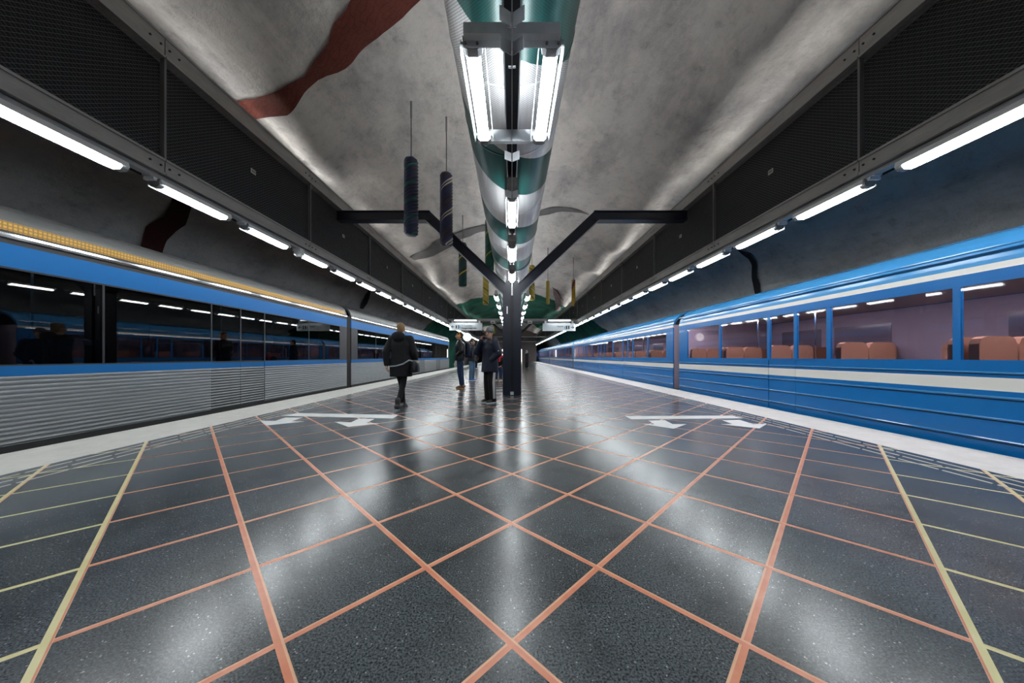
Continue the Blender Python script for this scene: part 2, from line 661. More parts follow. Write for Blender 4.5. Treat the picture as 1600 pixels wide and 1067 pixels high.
ONES = ['', 'first', 'second', 'third', 'fourth', 'fifth', 'sixth', 'seventh', 'eighth', 'ninth', 'tenth', 'eleventh', 'twelfth', 'thirteenth',
        'fourteenth', 'fifteenth', 'sixteenth', 'seventeenth', 'eighteenth', 'nineteenth']
TENS = {2: ('twentieth', 'twenty'), 3: ('thirtieth', 'thirty'), 4: ('fortieth', 'forty'), 5: ('fiftieth', 'fifty')}


def ordinal(n):
    if n < 20:
        return ONES[n]
    t, o = divmod(n, 10)
    return TENS[t][0] if o == 0 else TENS[t][1] + '-' + ONES[o]


# ------------------------------------------------------------------ the vault
VA, VB, VZ = 10.0, 8.12, -1.3
Y_BACK, Y_END = -9.0, 112.0


def vault(t, y, off=0.0):
    """point of the rock vault; t = 0 right foot, pi left foot; off = inward"""
    nx, nz = cos(t) / VA, sin(t) / VB
    l = sqrt(nx * nx + nz * nz)
    nx, nz = nx / l, nz / l
    p = Vector((VA * cos(t), y, VZ + VB * sin(t)))
    q = p * 0.42
    d = 0.24 * noise.noise((q.x * 0.8, q.y * 0.7, q.z * 0.8)) + 0.15 * noise.noise((p.x * 0.9 + 7, p.y * 0.6, p.z * 0.9)) \
        + 0.035 * noise.noise((p.x * 2.3, p.y * 2.0 + 3, p.z * 2.3))
    # a long soft ridge runs along each haunch of the crown
    d += 0.17 * math.exp(-((t - 1.13 - 0.03 * sin(y * 0.35)) / 0.035) ** 2) + 0.12 * math.exp(-((t - 2.02 + 0.04 * sin(y * 0.5)) / 0.05) ** 2)
    d = min(max(d, -0.22), 0.30)
    d += off
    return Vector((p.x - nx * d, y, p.z - nz * d))


def vault_hit(px, py):
    """photo pixel -> (t, y) on the undisturbed vault ellipse"""
    gx, gz = (px - 800) / F, -(py - HOR) / F
    e = EYE - VZ
    A = (gx / VA) ** 2 + (gz / VB) ** 2
    B = 2 * gz * e / VB ** 2
    C = (e / VB) ** 2 - 1
    y = (-B + sqrt(B * B - 4 * A * C)) / (2 * A)
    return atan2((e + gz * y) / VB, gx * y / VA), y


def floor_pt(px, py, z=0.0):
    y = F * (EYE - z) / (py - HOR)
    return Vector(((px - 800) / F * y, y, z))


NT, NY = 120, 240
mb = MB()
for j in range(NY + 1):
    u = j / NY
    y = Y_BACK + (Y_END - Y_BACK) * (u ** 1.5)
    for i in range(NT + 1):
        mb.v.append(tuple(vault(pi * i / NT, y)))
for j in range(NY):
    for i in range(NT):
        a = j * (NT + 1) + i
        mb.f.append((a, a + 1, a + NT + 2, a + NT + 1))
        mb.m.append(0)
ceiling = mb.build('ceiling', 'rock', smooth=True)
tag(ceiling, 'grey sprayed rock vault arching over both tracks with a green painted band', kind='structure')


def resample(pts, n):
    ds = [0]
    for a, b in zip(pts, pts[1:]):
        ds.append(ds[-1] + math.hypot(b[0] - a[0], b[1] - a[1]))
    out = []
    for k in range(n):
        d = ds[-1] * k / (n - 1)
        for j in range(len(pts) - 1):
            if d <= ds[j + 1] + 1e-9:
                f = (d - ds[j]) / max(1e-9, ds[j + 1] - ds[j])
                out.append((pts[j][0] + (pts[j + 1][0] - pts[j][0]) * f, pts[j][1] + (pts[j + 1][1] - pts[j][1]) * f))
                break
    return out


def mural(name, e1, e2, m, label, n=48, k=10, off=0.04):
    a = [vault_hit(*p) for p in e1]
    b = [vault_hit(*p) for p in e2]
    # interpolate on the wall itself
    A, B = resample(a, n), resample(b, n)
    g = MB()
    for p, q in zip(A, B):
        for j in range(k + 1):
            f = j / k
            g.v.append(tuple(vault(p[0] + (q[0] - p[0]) * f, p[1] + (q[1] - p[1]) * f, off)))
    for i in range(n - 1):
        for j in range(k):
            c = i * (k + 1) + j
            g.f.append((c, c + 1, c + k + 2, c + k + 1))
            g.m.append(0)
    o = g.build(name, m, ceiling, smooth=True)
    o['label'] = label
    return o


mural('painted_path', [(300, 150), (359, 147), (391, 138), (415, 120), (439, 109), (471, 101), (486, 81), (510, 57), (520, 30), (540, 7), (556, -30), (600, -90)],
      [(330, 195), (393, 175), (439, 158), (452, 145), (472, 125), (496, 113), (537, 100), (550, 91), (574, 64), (597, 40), (628, 20), (650, 0), (690, -40), (730, -80)],
      'red_mural', 'dark red painted path with paving joints', n=90, k=16)
mural('painted_path', [(262, 290), (256, 312), (248, 330), (226, 350), (215, 383), (218, 420)], [(296, 300), (289, 318), (283, 345), (257, 372), (250, 392), (246, 420)],
      'dark_red_mural', 'dark red path mural on the wall behind the left train')
mural('painted_path', [(640, 402), (652, 396), (668, 382), (676, 374), (695, 366), (710, 360), (732, 351), (758, 348), (800, 338), (838, 331), (860, 327), (890, 329), (920, 337)],
      [(648, 407), (664, 402), (672, 396), (685, 388), (705, 380), (722, 369), (735, 366), (757, 358), (800, 348), (838, 337), (858, 336), (880, 333), (920, 338)],
      'grey_mural', 'dark grey painted stream', n=70)
mural('painted_path', [(1150, 390), (1158, 398), (1168, 405), (1174, 415), (1178, 435), (1186, 458)], [(1152, 391), (1172, 397), (1181, 410), (1186, 430), (1192, 440), (1195, 460)],
      'dark_mural', 'black painted crack on the wall above the right train')
mural('painted_path', [(574, 452), (568, 458), (564, 466), (560, 480)], [(577, 453), (573, 465), (570, 474), (567, 482)], 'dark_mural', 'black painted crack above the left train')
mural('painted_tower', [(864, 449), (866, 463), (870, 484)], [(864.3, 449), (878, 460), (877, 482)], 'mauve_mural', 'mauve painted tower')
mural('painted_tower', [(863, 448), (870, 454), (882, 465)], [(864, 448), (872, 454), (883, 465)], 'maroon_mural', 'thin maroon painted outline', n=12, k=2, off=0.06)

# end of the tunnel, back of the station
mb = MB()
mb.box(-11, 11, Y_END, Y_END + 0.3, -1.6, 8)
tag(mb.build('wall_end', 'dark_core'), kind='structure')
mb = MB()
mb.box(-11, 11, Y_BACK - 0.3, Y_BACK, -1.6, 8)
tag(mb.build('wall_back', 'slab_concrete'), kind='structure')

# track beds
XR_OUT, XR_IN = 5.25, 4.37          # right white edge strip
XL_OUT, XL_IN = -5.50, -4.52        # left white edge strip
PY0, PY1 = Y_BACK, 66.0
mb = MB()
mb.box(-10.4, 10.4, Y_BACK, Y_END, -1.6, -1.28)
tag(mb.build('trackbed_floor', 'track_concrete'), kind='structure', label='dark concrete track bed below the platform')

# ------------------------------------------------------------------ platform floor
floor = MB().box(XL_OUT + 0.05, XR_OUT - 0.05, PY0, PY1, -1.28, -0.021).build('floor', 'slab_concrete')
tag(floor, 'black terrazzo platform floor with a diagonal grid of orange inlays', kind='structure')
for s, a, b in (('right', XR_IN, XR_OUT), ('left', XL_OUT, XL_IN)):
    mb = MB()
    y = PY0
    mb.prism([(a, -0.25), (b, -0.25), (b, -0.012), (b - 0.012 if s == 'right' else b, 0.0), (a + (0.012 if s == 'left' else 0), 0.0), (a, -0.012 if s == 'left' else 0.0)], PY0, PY1)
    tag(mb.build('platform_edge', 'edge_concrete', floor), 'broad white concrete platform edge along the %s train' % s)

PIT = 0.853                      # diagonal of a square 0.603 m slab
C0 = 1.184                       # x+y and y-x of the crossing nearest the camera
HW = 0.0155 * sqrt(2)            # half inlay width measured along x or y


def clip(poly, x0, x1, y0, y1):
    def cut(ps, inside, inter):
        out = []
        for i in range(len(ps)):
            a, b = ps[i - 1], ps[i]
            ia, ib = inside(a), inside(b)
            if ia != ib:
                out.append(inter(a, b))
            if ib:
                out.append(b)
        return out

    def ix(c):
        return lambda a, b: (c, a[1] + (b[1] - a[1]) * (c - a[0]) / (b[0] - a[0]))

    def iy(c):
        return lambda a, b: (a[0] + (b[0] - a[0]) * (c - a[1]) / (b[1] - a[1]), c)
    for ins, it in ((lambda p: p[0] >= x0, ix(x0)), (lambda p: p[0] <= x1, ix(x1)), (lambda p: p[1] >= y0, iy(y0)), (lambda p: p[1] <= y1, iy(y1))):
        if len(poly) < 3:
            return []
        poly = cut(poly, ins, it)
    return poly if len(poly) >= 3 else []


def slab(mbx, poly, z0, z1, m=0):
    mbx.prism(poly, z0, z1, m, 'z')
    # prism on z uses (a, b, c) order: flip so that normals point outward
    return mbx


def uv2xy(u, v):
    return ((u - v) / 2, (u + v) / 2)      # u = x+y, v = y-x


tiles = []
NK = 95
GY0 = -3.0
for i in range(-14, NK):
    for j in range(-14, NK):
        u0, u1 = C0 + PIT * i + HW, C0 + PIT * (i + 1) - HW
        v0, v1 = C0 + PIT * j + HW, C0 + PIT * (j + 1) - HW
        cx, cy = uv2xy((u0 + u1) / 2, (v0 + v1) / 2)
        if cx < XL_IN - 0.5 or cx > XR_IN + 0.5 or cy < GY0 - 0.5 or cy > PY1:
            continue
        q = [uv2xy(u0, v0), uv2xy(u1, v0), uv2xy(u1, v1), uv2xy(u0, v1)]
        q = clip(q, XL_IN, XR_IN, GY0, PY1)
        if not q:
            continue
        ar = 0.5 * abs(sum(q[k - 1][0] * q[k][1] - q[k][0] * q[k - 1][1] for k in range(len(q))))
        inview = cy > 1.02 and abs(cx) < cy * 1.62 + 0.4
        tiles.append((cy if inview else 999, q, ar))
tiles.sort(key=lambda t: t[0])
rest = MB()
for n, (d, q, ar) in enumerate(tiles):
    dz = 0.0
    if n < 290 and ar > 0.02 and d < 900:
        slab(MB(), q, -0.02, dz).build('floor_tile', 'terrazzo', floor)
    else:
        slab(rest, q, -0.02, dz)
tag(rest.build('floor_tile_field', 'terrazzo', floor), kind='stuff')
MB().box(XL_IN, XR_IN, PY0, GY0, -0.02, 0.0).build('floor_paving', 'terrazzo', floor)


def inlay_u(k, va, vb, m, w0=-HW, w1=HW, z=-0.0012):
    c = C0 + PIT * k
    g = MB()
    ws = w0 + (w1 - w0) * 0.72
    for k_, (p0, p1) in enumerate(((w0, ws), (ws, w1))):
        q = clip([uv2xy(c + p0, va), uv2xy(c + p1, va), uv2xy(c + p1, vb), uv2xy(c + p0, vb)], XL_IN, XR_IN, GY0, PY1)
        if q:
            slab(g, q, -0.02, z, k_)
    if g.v:
        g.build('inlay_strip', [m, 'pale_inlay' if m == 'orange_inlay' else m], floor)


def inlay_v(k, ua, ub, m, w0=-HW, w1=HW, z=-0.0014):
    c = C0 + PIT * k
    g = MB()
    ws = w0 + (w1 - w0) * 0.72
    for k_, (p0, p1) in enumerate(((w0, ws), (ws, w1))):
        q = clip([uv2xy(ua, c + p0), uv2xy(ub, c + p0), uv2xy(ub, c + p1), uv2xy(ua, c + p1)], XL_IN, XR_IN, GY0, PY1)
        if q:
            slab(g, q, -0.02, z, k_)
    if g.v:
        g.build('inlay_strip', [m, 'pale_inlay' if m == 'orange_inlay' else m], floor)


CB = C0 - 2 * PIT                 # the yellow lines start here
for k in range(-10, 84):
    far = 400
    if k == -2 or k == -3:
        for fn in (inlay_u, inlay_v):
            if fn is inlay_u:
                fn(k, -far, far, 'yellow_inlay', -HW, HW * 0.45)
                fn(k, -far, far, 'orange_inlay', HW * 0.45, HW)
            else:
                fn(k, -far, far, 'yellow_inlay', -HW, HW * 0.45)
                fn(k, -far, far, 'orange_inlay', HW * 0.45, HW)
    else:
        # the line turns yellow past the yellow cross line of the other direction
        inlay_u(k, CB + HW, far, 'orange_inlay')
        inlay_u(k, -far, CB - HW, 'yellow_inlay')
        inlay_v(k, CB + HW, far, 'orange_inlay')
        inlay_v(k, -far, CB - HW, 'yellow_inlay')

# dashed guide lines beside the white edges
dash = MB().box(-0.006, 0.006, 0, 0.31, 0, 0.004).mesh('guide_dash', 'dash_paint')
rest = MB()
for X, ph in ((4.25, 0.0), (4.11, 0.17), (3.97, 0.09), (-4.40, 0.0), (-4.25, 0.2), (-4.11, 0.1)):
    for k in range(190):
        y = 1.9 + ph + 0.34 * k
        if y > PY1 - 0.5:
            break
        if k < 45:
            put('guide_dash', dash, floor, (X, y, 0.0))
        else:
            rest.box(X - 0.006, X + 0.006, y, y + 0.31, 0, 0.004)
tag(rest.build('guide_dash_lines', 'dash_paint', floor), kind='stuff')


def marking(name, pts, label, z=0.003):
    q = [floor_pt(*p) for p in pts]
    q = [(p.x, p.y) for p in q]
    a = sum(q[k - 1][0] * q[k][1] - q[k][0] * q[k - 1][1] for k in range(len(q)))
    if a < 0:
        q.reverse()
    o = MB().prism(q, 0.0, z, 0, 'z').build(name, 'arrow_paint', floor)
    o['label'] = label


def cr(pts, ox, oy, k=5.3333):
    return [(ox + x / k, oy + y / k) for x, y in pts]


marking('floor_arrow', cr([(605, 625), (740, 622), (805, 655), (920, 655), (815, 692), (562, 656), (655, 655)], 900, 540), 'white floor arrow pointing to the right train, inner one')
marking('floor_arrow', cr([(1220, 622), (1365, 620), (1478, 655), (1590, 652), (1530, 690), (1208, 655), (1305, 655)], 900, 540), 'white floor arrow pointing to the right train, by the edge')
marking('floor_bar', cr([(412, 588), (1300, 584), (1395, 606), (460, 613)], 900, 540), 'white floor bar by the right platform edge')
marking('floor_arrow', cr([(245, 600), (390, 600), (295, 631), (400, 633), (85, 665), (35, 627), (160, 628)], 400, 540), 'white floor arrow pointing to the left train, by the edge')
marking('floor_arrow', cr([(860, 608), (985, 612), (920, 645), (1025, 648), (770, 678), (655, 635), (790, 640)], 400, 540), 'white floor arrow pointing to the left train, inner one')
marking('floor_bar', cr([(340, 563), (1187, 578), (1140, 607), (210, 585)], 400, 540), 'white floor bar by the left platform edge')

# platform end wall with its lit doorway
ew = MB()
ew.box(-5.2, -1.9, PY1, PY1 + 0.3, -1.2, 7)
ew.box(1.9, 5.0, PY1, PY1 + 0.3, -1.2, 7)
ew.box(-1.9, 1.9, PY1, PY1 + 0.3, 2.6, 7)
wall_far = tag(ew.build('wall_far', 'end_panel'), 'brown panelled wall closing the far platform end', kind='structure')
g = MB()
for s in (-1, 1):
    g = MB().box(s * 1.9 - 0.09, s * 1.9 + 0.09, PY1 - 0.06, PY1, 0.0, 2.55)
    g.build('light_strip', 'doorway_glow', wall_far)
MB().box(-1.9, 1.9, PY1 + 4, PY1 + 4.2, 0, 2.6).build('hall_back', 'end_panel', wall_far)

# rails (seen beyond the end of the left train)
for side, xc in (('left', -7.05), ('right', 6.87)):
    for s in (-0.72, 0.72):
        x = xc + s
        r = MB()
        r.box(x - 0.06, x + 0.06, Y_BACK, Y_END, -1.28, -1.26)
        r.box(x - 0.012, x + 0.012, Y_BACK, Y_END, -1.26, -1.15)
        r.box(x - 0.035, x + 0.035, Y_BACK, Y_END, -1.15, -1.11)
        tag(r.build('running_rail', 'rail_steel'), 'steel running rail under the %s train, %s of its pair' % (side, 'nearer the platform' if (s < 0) == (side == 'right') else 'nearer the wall'), 'rail', 'running rails')

# ------------------------------------------------------------------ overhead mesh fascias
FX = 4.75
BAY, BY0 = 3.2, 4.43 - 2 * 3.2
NB = 21
ZL0, ZL1, ZU0, ZU1 = 3.53, 3.75, 5.13, 5.43


def channel(sgn, y0, y1, z0, z1, depth=0.14):
    """galvanised lipped channel, open side away from the platform"""
    a, b = sgn * FX, sgn * (FX + depth)
    x0, x1 = min(a, b), max(a, b)
    g = MB()
    t = 0.008
    face = (x0, x0 + t) if sgn > 0 else (x1 - t, x1)
    g.box(face[0], face[1], y0, y1, z0, z1)
    g.box(x0, x1, y0, y1, z0, z0 + t)
    g.box(x0, x1, y0, y1, z1 - t, z1)
    lip = (x0 - 0.018, x0) if sgn > 0 else (x1, x1 + 0.018)
    g.box(lip[0], lip[1], y0, y1, z0 + 0.0, z0 + 0.03)
    g.box(lip[0], lip[1], y0, y1, z1 - 0.03, z1)
    for yy in (y0 + 0.05, y0 + 0.18, y1 - 0.05, y1 - 0.18):
        zc = (z0 + z1) / 2
        g.tube((face[0] if sgn > 0 else face[1], yy, zc), ((face[0] - 0.014) if sgn > 0 else (face[1] + 0.014), yy, zc), 0.014, n=6, m=1)
    return g


def mesh_panel(sgn):
    """expanded metal: rows of diamond cells, one flat strand per side of a cell"""
    g = MB()
    cw, chh, w = 0.062, 0.048, 0.0048
    h = ZU0 - ZL1
    ny, nz = int(BAY / cw), int(h / chh)
    cw, chh = (BAY - 0.03) / ny, h / nz
    for j in range(nz):
        for i in range(ny):
            y, z = 0.015 + i * cw, ZL1 + j * chh
            m0, m1 = (y + cw / 2, z), (y + cw / 2, z + chh)
            l0, r0 = (y, z + chh / 2), (y + cw, z + chh / 2)
            for p, q in ((m0, r0), (r0, m1), (m1, l0), (l0, m0)):
                k = len(g.v)
                tilt = 0.004 * (1 if q[1] > p[1] else -1)
                x = sgn * (FX + 0.05)
                g.v += [(x, p[0], p[1] - w / 2), (x + tilt, q[0], q[1] - w / 2), (x + tilt, q[0], q[1] + w / 2), (x, p[0], p[1] + w / 2)]
                g.f.append((k, k + 1, k + 2, k + 3))
                g.m.append(0)
    return g.mesh('mesh_panel', 'mesh_wire')


for side, sgn in (('left', -1), ('right', 1)):
    fas = thing('overhead_fascia', 'long dark mesh fascia with galvanised beams hanging above the %s train' % side, 'fascia')
    lo = channel(sgn, 0, BAY - 0.012, ZL0, ZL1).mesh('lower_beam', ['galvanised', 'black_rubber'])
    up = channel(sgn, 0, BAY - 0.012, ZU0, ZU1).mesh('upper_beam', ['galvanised', 'black_rubber'])
    pn = mesh_panel(sgn)
    x = sgn * (FX + 0.03)
    post = MB().box(x - 0.03, x + 0.03, -0.014, 0.014, ZL1, ZU0).mesh('fascia_post', 'post_steel')
    xb = sgn * (FX + 0.32)
    back = MB().box(xb - 0.01, xb + 0.01, 0, BAY, ZL0, ZU1 + 0.1).mesh('backing_panel', 'black_back')
    xl = sgn * (FX + 0.035)
    lab = MB().box(xl - 0.004, xl + 0.004, -0.055, 0.055, -0.04, 0.04).mesh('panel_label', 'label_white')
    prt = MB()
    for q in (-1, 0, 1):
        prt.box(xl - sgn * 0.006 - 0.001, xl - sgn * 0.006 + 0.001, q * 0.03 - 0.008, q * 0.03 + 0.008, -0.02, 0.02)
    prt = prt.mesh('label_print', 'label_print')
    # added fill light standing on the upper beam, out of view, to brighten the vault
    q0, q1 = sorted((sgn * (FX + 0.118), sgn * (FX + 0.130)))
    fill_me = MB().box(q0, q1, 0.06, BAY - 0.07, ZU1 + 0.006, ZU1 + 0.082).mesh('beam_fill_light', 'beam_fill_glow')
    q0, q1 = sorted((sgn * (FX + 0.130), sgn * (FX + 0.142)))
    fill_back_me = MB().box(q0, q1, 0.03, BAY - 0.04, ZU1 - 0.01, ZU1 + 0.09).mesh('beam_fill_back', 'galvanised')  # back sheet of the added fill light
    for k in range(NB):
        y = BY0 + BAY * k
        put('beam_fill_light', fill_me, fas, (0, y, 0))
        put('beam_fill_back', fill_back_me, fas, (0, y, 0))
        put('lower_beam', lo, fas, (0, y, 0))
        put('upper_beam', up, fas, (0, y, 0))
        put('fascia_post', post, fas, (0, y, 0))
        mp = put('mesh_panel', pn, fas, (0, y, 0))
        put('backing_panel', back, fas, (0, y, 0))
        l_ = put('panel_label', lab, mp, (0, 1.55, 4.47))
        if k < 8:
            put('label_print', prt, mp, (0, 1.55, 4.47))
    tr = MB().box(sgn * (FX + 0.09) - 0.05, sgn * (FX + 0.09) + 0.05, BY0, PY1 - 1, ZL0 - 0.06, ZL0 - 0.01)
    tr.build('cable_trunking', 'lamp_metal', fas)

# ------------------------------------------------------------------ fluorescent luminaires
LL = 1.10


def lamp_meshes(L, shield):
    h = MB()
    w_ = 0.034 if shield == 0 else 0.055
    h.box(-w_, w_, 0.02, L - 0.02, 0.058, 0.155)
    h = h.mesh('lamp_body', 'lamp_metal')
    r = MB()
    for s in (-1, 1):
        dz = 0.012 if s == shield else 0.036
        pts = [(s * 0.075, 0.105), (s * 0.082, 0.105), (s * (0.105 - dz * 0.2), dz), (s * (0.098 - dz * 0.2), dz)]
        if s > 0:
            pts.reverse()
        r.prism(pts[::-1], 0, L)
    if shield == 0:
        r = MB()
        r.box(-0.034, 0.034, 0, L, 0.050, 0.058)
        for s in (-1, 1):
            q = [(s * 0.088, 0.085), (s * 0.094, 0.085), (s * 0.106, 0.02), (s * 0.100, 0.02)]
            r.prism(q if s < 0 else q[::-1], 0, L)
        for yy in (0.02, L - 0.05):
            r.box(-0.09, 0.09, yy, yy + 0.03, 0.062, 0.085)
    else:
        r.box(-0.08, 0.08, 0, L, 0.050, 0.058)
    r = r.mesh('reflector', 'lamp_reflector')
    t = MB()
    pr = [(-0.052, 0.05), (-0.056, 0.008), (-0.042, -0.006), (0.042, -0.006), (0.056, 0.008), (0.052, 0.05)]
    t.prism(pr, 0.06, L - 0.06)
    t = t.mesh('lamp_cover', 'lamp_glow')
    c = MB()
    c.prism([(-0.08, 0.10), (-0.07, 0.02), (-0.04, -0.004), (0.04, -0.004), (0.07, 0.02), (0.08, 0.10)], -0.012, 0.058)
    c = c.mesh('end_cap', 'lamp_metal')
    return h, r, t, c


brk = MB().box(-0.055, 0.055, -0.05, 0.05, 0.10, 0.22).box(-0.07, 0.07, -0.02, 0.02, 0.06, 0.10).mesh('hanger', 'galvanised_bright')
LSET = {}
for sh in (-1, 0, 1):
    ms = lamp_meshes(LL, sh)
    one = MB()
    for me_, k in ((ms[0], 0), (ms[1], 1), (ms[2], 2), (ms[3], 0)):
        i = len(one.v)
        one.v += [tuple(v.co) for v in me_.vertices]
        for p in me_.polygons:
            one.f.append(tuple(i + q for q in p.vertices))
            one.m.append(k)
    LSET[sh] = ms + (one.mesh('strip_light', ['lamp_metal', 'lamp_reflector', 'lamp_glow']),)


def luminaire(label, group, loc, detailed=True, hangers=True, rz=0.0, shield=0):
    L_H, L_R, L_T, L_C, one = LSET[shield]
    if not detailed:
        o = put('strip_light', one, None, loc, rz)
        tag(o, label, 'light', group)
        return o
    o = thing('strip_light', label, 'light', loc, rz, group)
    put('lamp_body', L_H, o)
    put('reflector', L_R, o)
    put('lamp_cover', L_T, o)
    put('end_cap', L_C, o)
    put('end_cap', L_C, o, (0, LL, 0), pi)
    if hangers:
        put('hanger', brk, o, (0, -0.06, 0))
    return o


LX, LZ = 4.86, 3.36
PER, LY0 = 1.47, 2.93
for side, sgn in (('left', -1), ('right', 1)):
    for k in range(-2, 42):
        y = LY0 + PER * k
        if k < 0:
            lb = 'strip light under the %s fascia, %s place behind the camera' % (side, ordinal(-k))
        else:
            lb = 'strip light under the %s fascia, %s counted from the camera' % (side, ordinal(k + 1))
        luminaire(lb, 'strip lights under the %s fascia' % side, (sgn * LX, y, LZ), detailed=0 <= k < 16, shield=sgn)

# ------------------------------------------------------------------ ventilation duct with its light rail
DZ, DR = EYE + 3.39, 0.64
duct = thing('ventilation_duct', 'large silver round duct with a green spiral band under the vault', 'duct', (0, 0, DZ))
NS = 48
seg = 2.05
cuts = [-4.0, -2.0, 0.0, 1.72, 3.32, 4.45, 6.3, 8.35]
while cuts[-1] < 58:
    cuts.append(cuts[-1] + seg)
for i in range(len(cuts) - 1):
    y0, y1 = cuts[i], cuts[i + 1]
    g = MB()
    rs = []
    for y, r in ((y0, DR - 0.004), (y0 + 0.012, DR), ((y0 + y1) / 2, DR), (y1 - 0.004, DR)):
        rs.append([(r * sin(2 * pi * k / NS), y, r * cos(2 * pi * k / NS)) for k in range(NS)])
    g.rings(rs, 0, False)
    g.build('duct_section', 'duct_perforated' if y1 < 4.5 else 'duct_plain', duct, smooth=True)
    # lap band at the joint
    b = MB()
    rs = []
    for y, r in ((-0.03, DR - 0.002), (-0.028, DR + 0.006), (0.0, DR + 0.007), (0.002, DR + 0.002)):
        rs.append([(r * sin(2 * pi * k / NS), y + y1, r * cos(2 * pi * k / NS)) for k in range(NS)])
    b.rings(rs, 0, False)
    b.build('joint_band', 'duct_plain', duct, smooth=True)

# added trays of fill light, unseen on top of the duct, to brighten the vault
for k in range(22):
    y = -3.2 + 2.05 * k
    MB().box(-0.26, 0.26, y, y + 1.8, DR - 0.06, DR + 0.02).box(-0.27, -0.25, y, y + 1.8, DR + 0.02, DR + 0.05).box(0.25, 0.27, y, y + 1.8, DR + 0.02, DR + 0.05).build('duct_fill_tray', 'galvanised', duct)
    MB().box(-0.2, 0.2, y + 0.05, y + 1.75, DR + 0.02, DR + 0.045).build('duct_fill_light', 'duct_fill_glow', duct)

rail = thing('light_rail', 'dark slotted steel rail running under the silver duct', 'rail', (0, 0, 0))
g = MB()
g.box(-0.075, -0.062, -4, 20, 3.60, 3.80)
g.box(0.062, 0.075, -4, 20, 3.60, 3.80)
g.build('rail_flange', 'galvanised_bright', rail)
MB().box(-0.062, 0.062, -4, 20, 3.70, 3.76).build('rail_web', 'black_steel', rail)
MB().box(-0.004, 0.004, -4, 4.6, 3.345, 3.66).build('centre_fin', 'galvanised_bright', rail)
MB().box(-0.004, 0.004, 4.6, 20, 3.58, 3.66).build('centre_fin', 'post_steel', rail)
chev = MB()
for s in (-1, 1):
    q = [(s * 0.006, 0.05), (s * 0.082, 0.0), (s * 0.086, 0.004), (s * 0.006, 0.056)]
    if s < 0:
        q.reverse()
    chev.prism(q, 3.335, 3.435, 0, 'z')
chev = chev.mesh('rail_bracket', 'galvanised_bright')
for y in (2.19, 2.40, 3.74, 4.62, 0.4):
    put('rail_bracket', chev, rail, (0, y, 0))
for y in (2.30, 2.50, 2.62):
    MB().tube((-0.03, y, 3.40), (0.03, y, 3.40), 0.012, n=8).build('bolt', 'chrome', rail)

# pair of lamps near the camera on two cross channels
PX = 0.305
lampz = 3.42
for y0, nm in ((2.46, 'front'), (3.60, 'rear'), (0.2, 'behind')):
    x1 = 0.365 if nm != 'rear' else 0.30
    fr = thing('cross_channel', {'front': 'bent galvanised cross channel in front of the twin lamps', 'rear': 'low galvanised cross channel at the far end of the twin lamps',
                                 'behind': 'galvanised cross channel overhead behind the camera'}[nm], 'channel', group='cross channels under the duct')
    c = MB()
    if nm == 'rear':
        c.box(-x1, x1, y0, y0 + 0.01, 3.46, 3.58)
        c.box(-x1, x1, y0, y0 + 0.05, 3.45, 3.46)
    else:
        c.box(-x1, x1, y0 - 0.04, y0 - 0.03, 3.47, 3.555)
        c.poly([(-x1, y0 - 0.04, 3.47), (x1, y0 - 0.04, 3.47), (x1, y0, 3.455), (-x1, y0, 3.455)])
        c.box(-x1, x1, y0, y0 + 0.008, 3.405, 3.455)
    c.build('channel_web', 'galvanised_bright', fr)
    for s in (-1, 1):
        for q in (-0.04, 0.05):
            MB().tube((s * (PX + q), y0 - 0.012, 3.43), (s * (PX + q), y0, 3.43), 0.011, n=8).build('bolt', 'post_steel', fr)
for s, nm in ((-1, 'left'), (1, 'right')):
    luminaire('bright lamp of the near twin pair under the duct, %s one' % nm, 'lamps under the duct', (s * PX, 2.50, lampz), hangers=False)
    luminaire('%s lamp of the twin pair overhead behind the camera' % nm, 'lamps under the duct', (s * PX, 0.25, lampz), hangers=False)
for y, o_ in ((4.95, 'nearest'), (7.12, 'middle'), (9.32, 'farthest')):
    luminaire('single lamp on the duct rail, %s of the three in a row' % o_, 'lamps under the duct', (0, y, lampz + 0.02))
    hb = tag(MB().box(-0.075, 0.075, y - 0.35, y - 0.05, 3.46, 3.6).build('lamp_driver', 'galvanised'), 'grey driver box in front of the %s single lamp on the rail' % o_, 'box', 'driver boxes on the rail')
k = 1
for y in (12.75, 15.0, 17.25, 19.5, 21.7, 24.3):
    for s, nm in ((-1, 'left'), (1, 'right')):
        luminaire('small lamp beside the black column, %s row, %s from the camera' % (nm, ordinal(k)), 'lamps beyond the column', (s * 0.62, y, lampz), hangers=True)
    k += 1

# ------------------------------------------------------------------ Y shaped columns
CY = [8.84, 35.8, 62.6]


def ibeam(g, p, q, h, w, t=0.02, up=(0, 0, 1), m=0):
    """I section from p to q in the x-z plane: depth h in plane, flange width w along y"""
    p, q = Vector(p), Vector(q)
    d = (q - p).normalized()
    nrm = Vector((-d.z, 0, d.x))

    def slabx(o0, o1, yw):
        i = len(g.v)
        for P in (p, q):
            for o, yy in ((o0, -yw), (o1, -yw), (o1, yw), (o0, yw)):
                g.v.append(tuple(P + nrm * o + Vector((0, yy, 0))))
        for f in ((0, 1, 2, 3), (7, 6, 5, 4), (0, 4, 5, 1), (1, 5, 6, 2), (2, 6, 7, 3), (3, 7, 4, 0)):
            g.f.append(tuple(i + k_ for k_ in f))
            g.m.append(m)
    slabx(-h / 2, -h / 2 + t, w / 2)
    slabx(h / 2 - t, h / 2, w / 2)
    slabx(-h / 2 + t, h / 2 - t, w / 2 - 0.045)


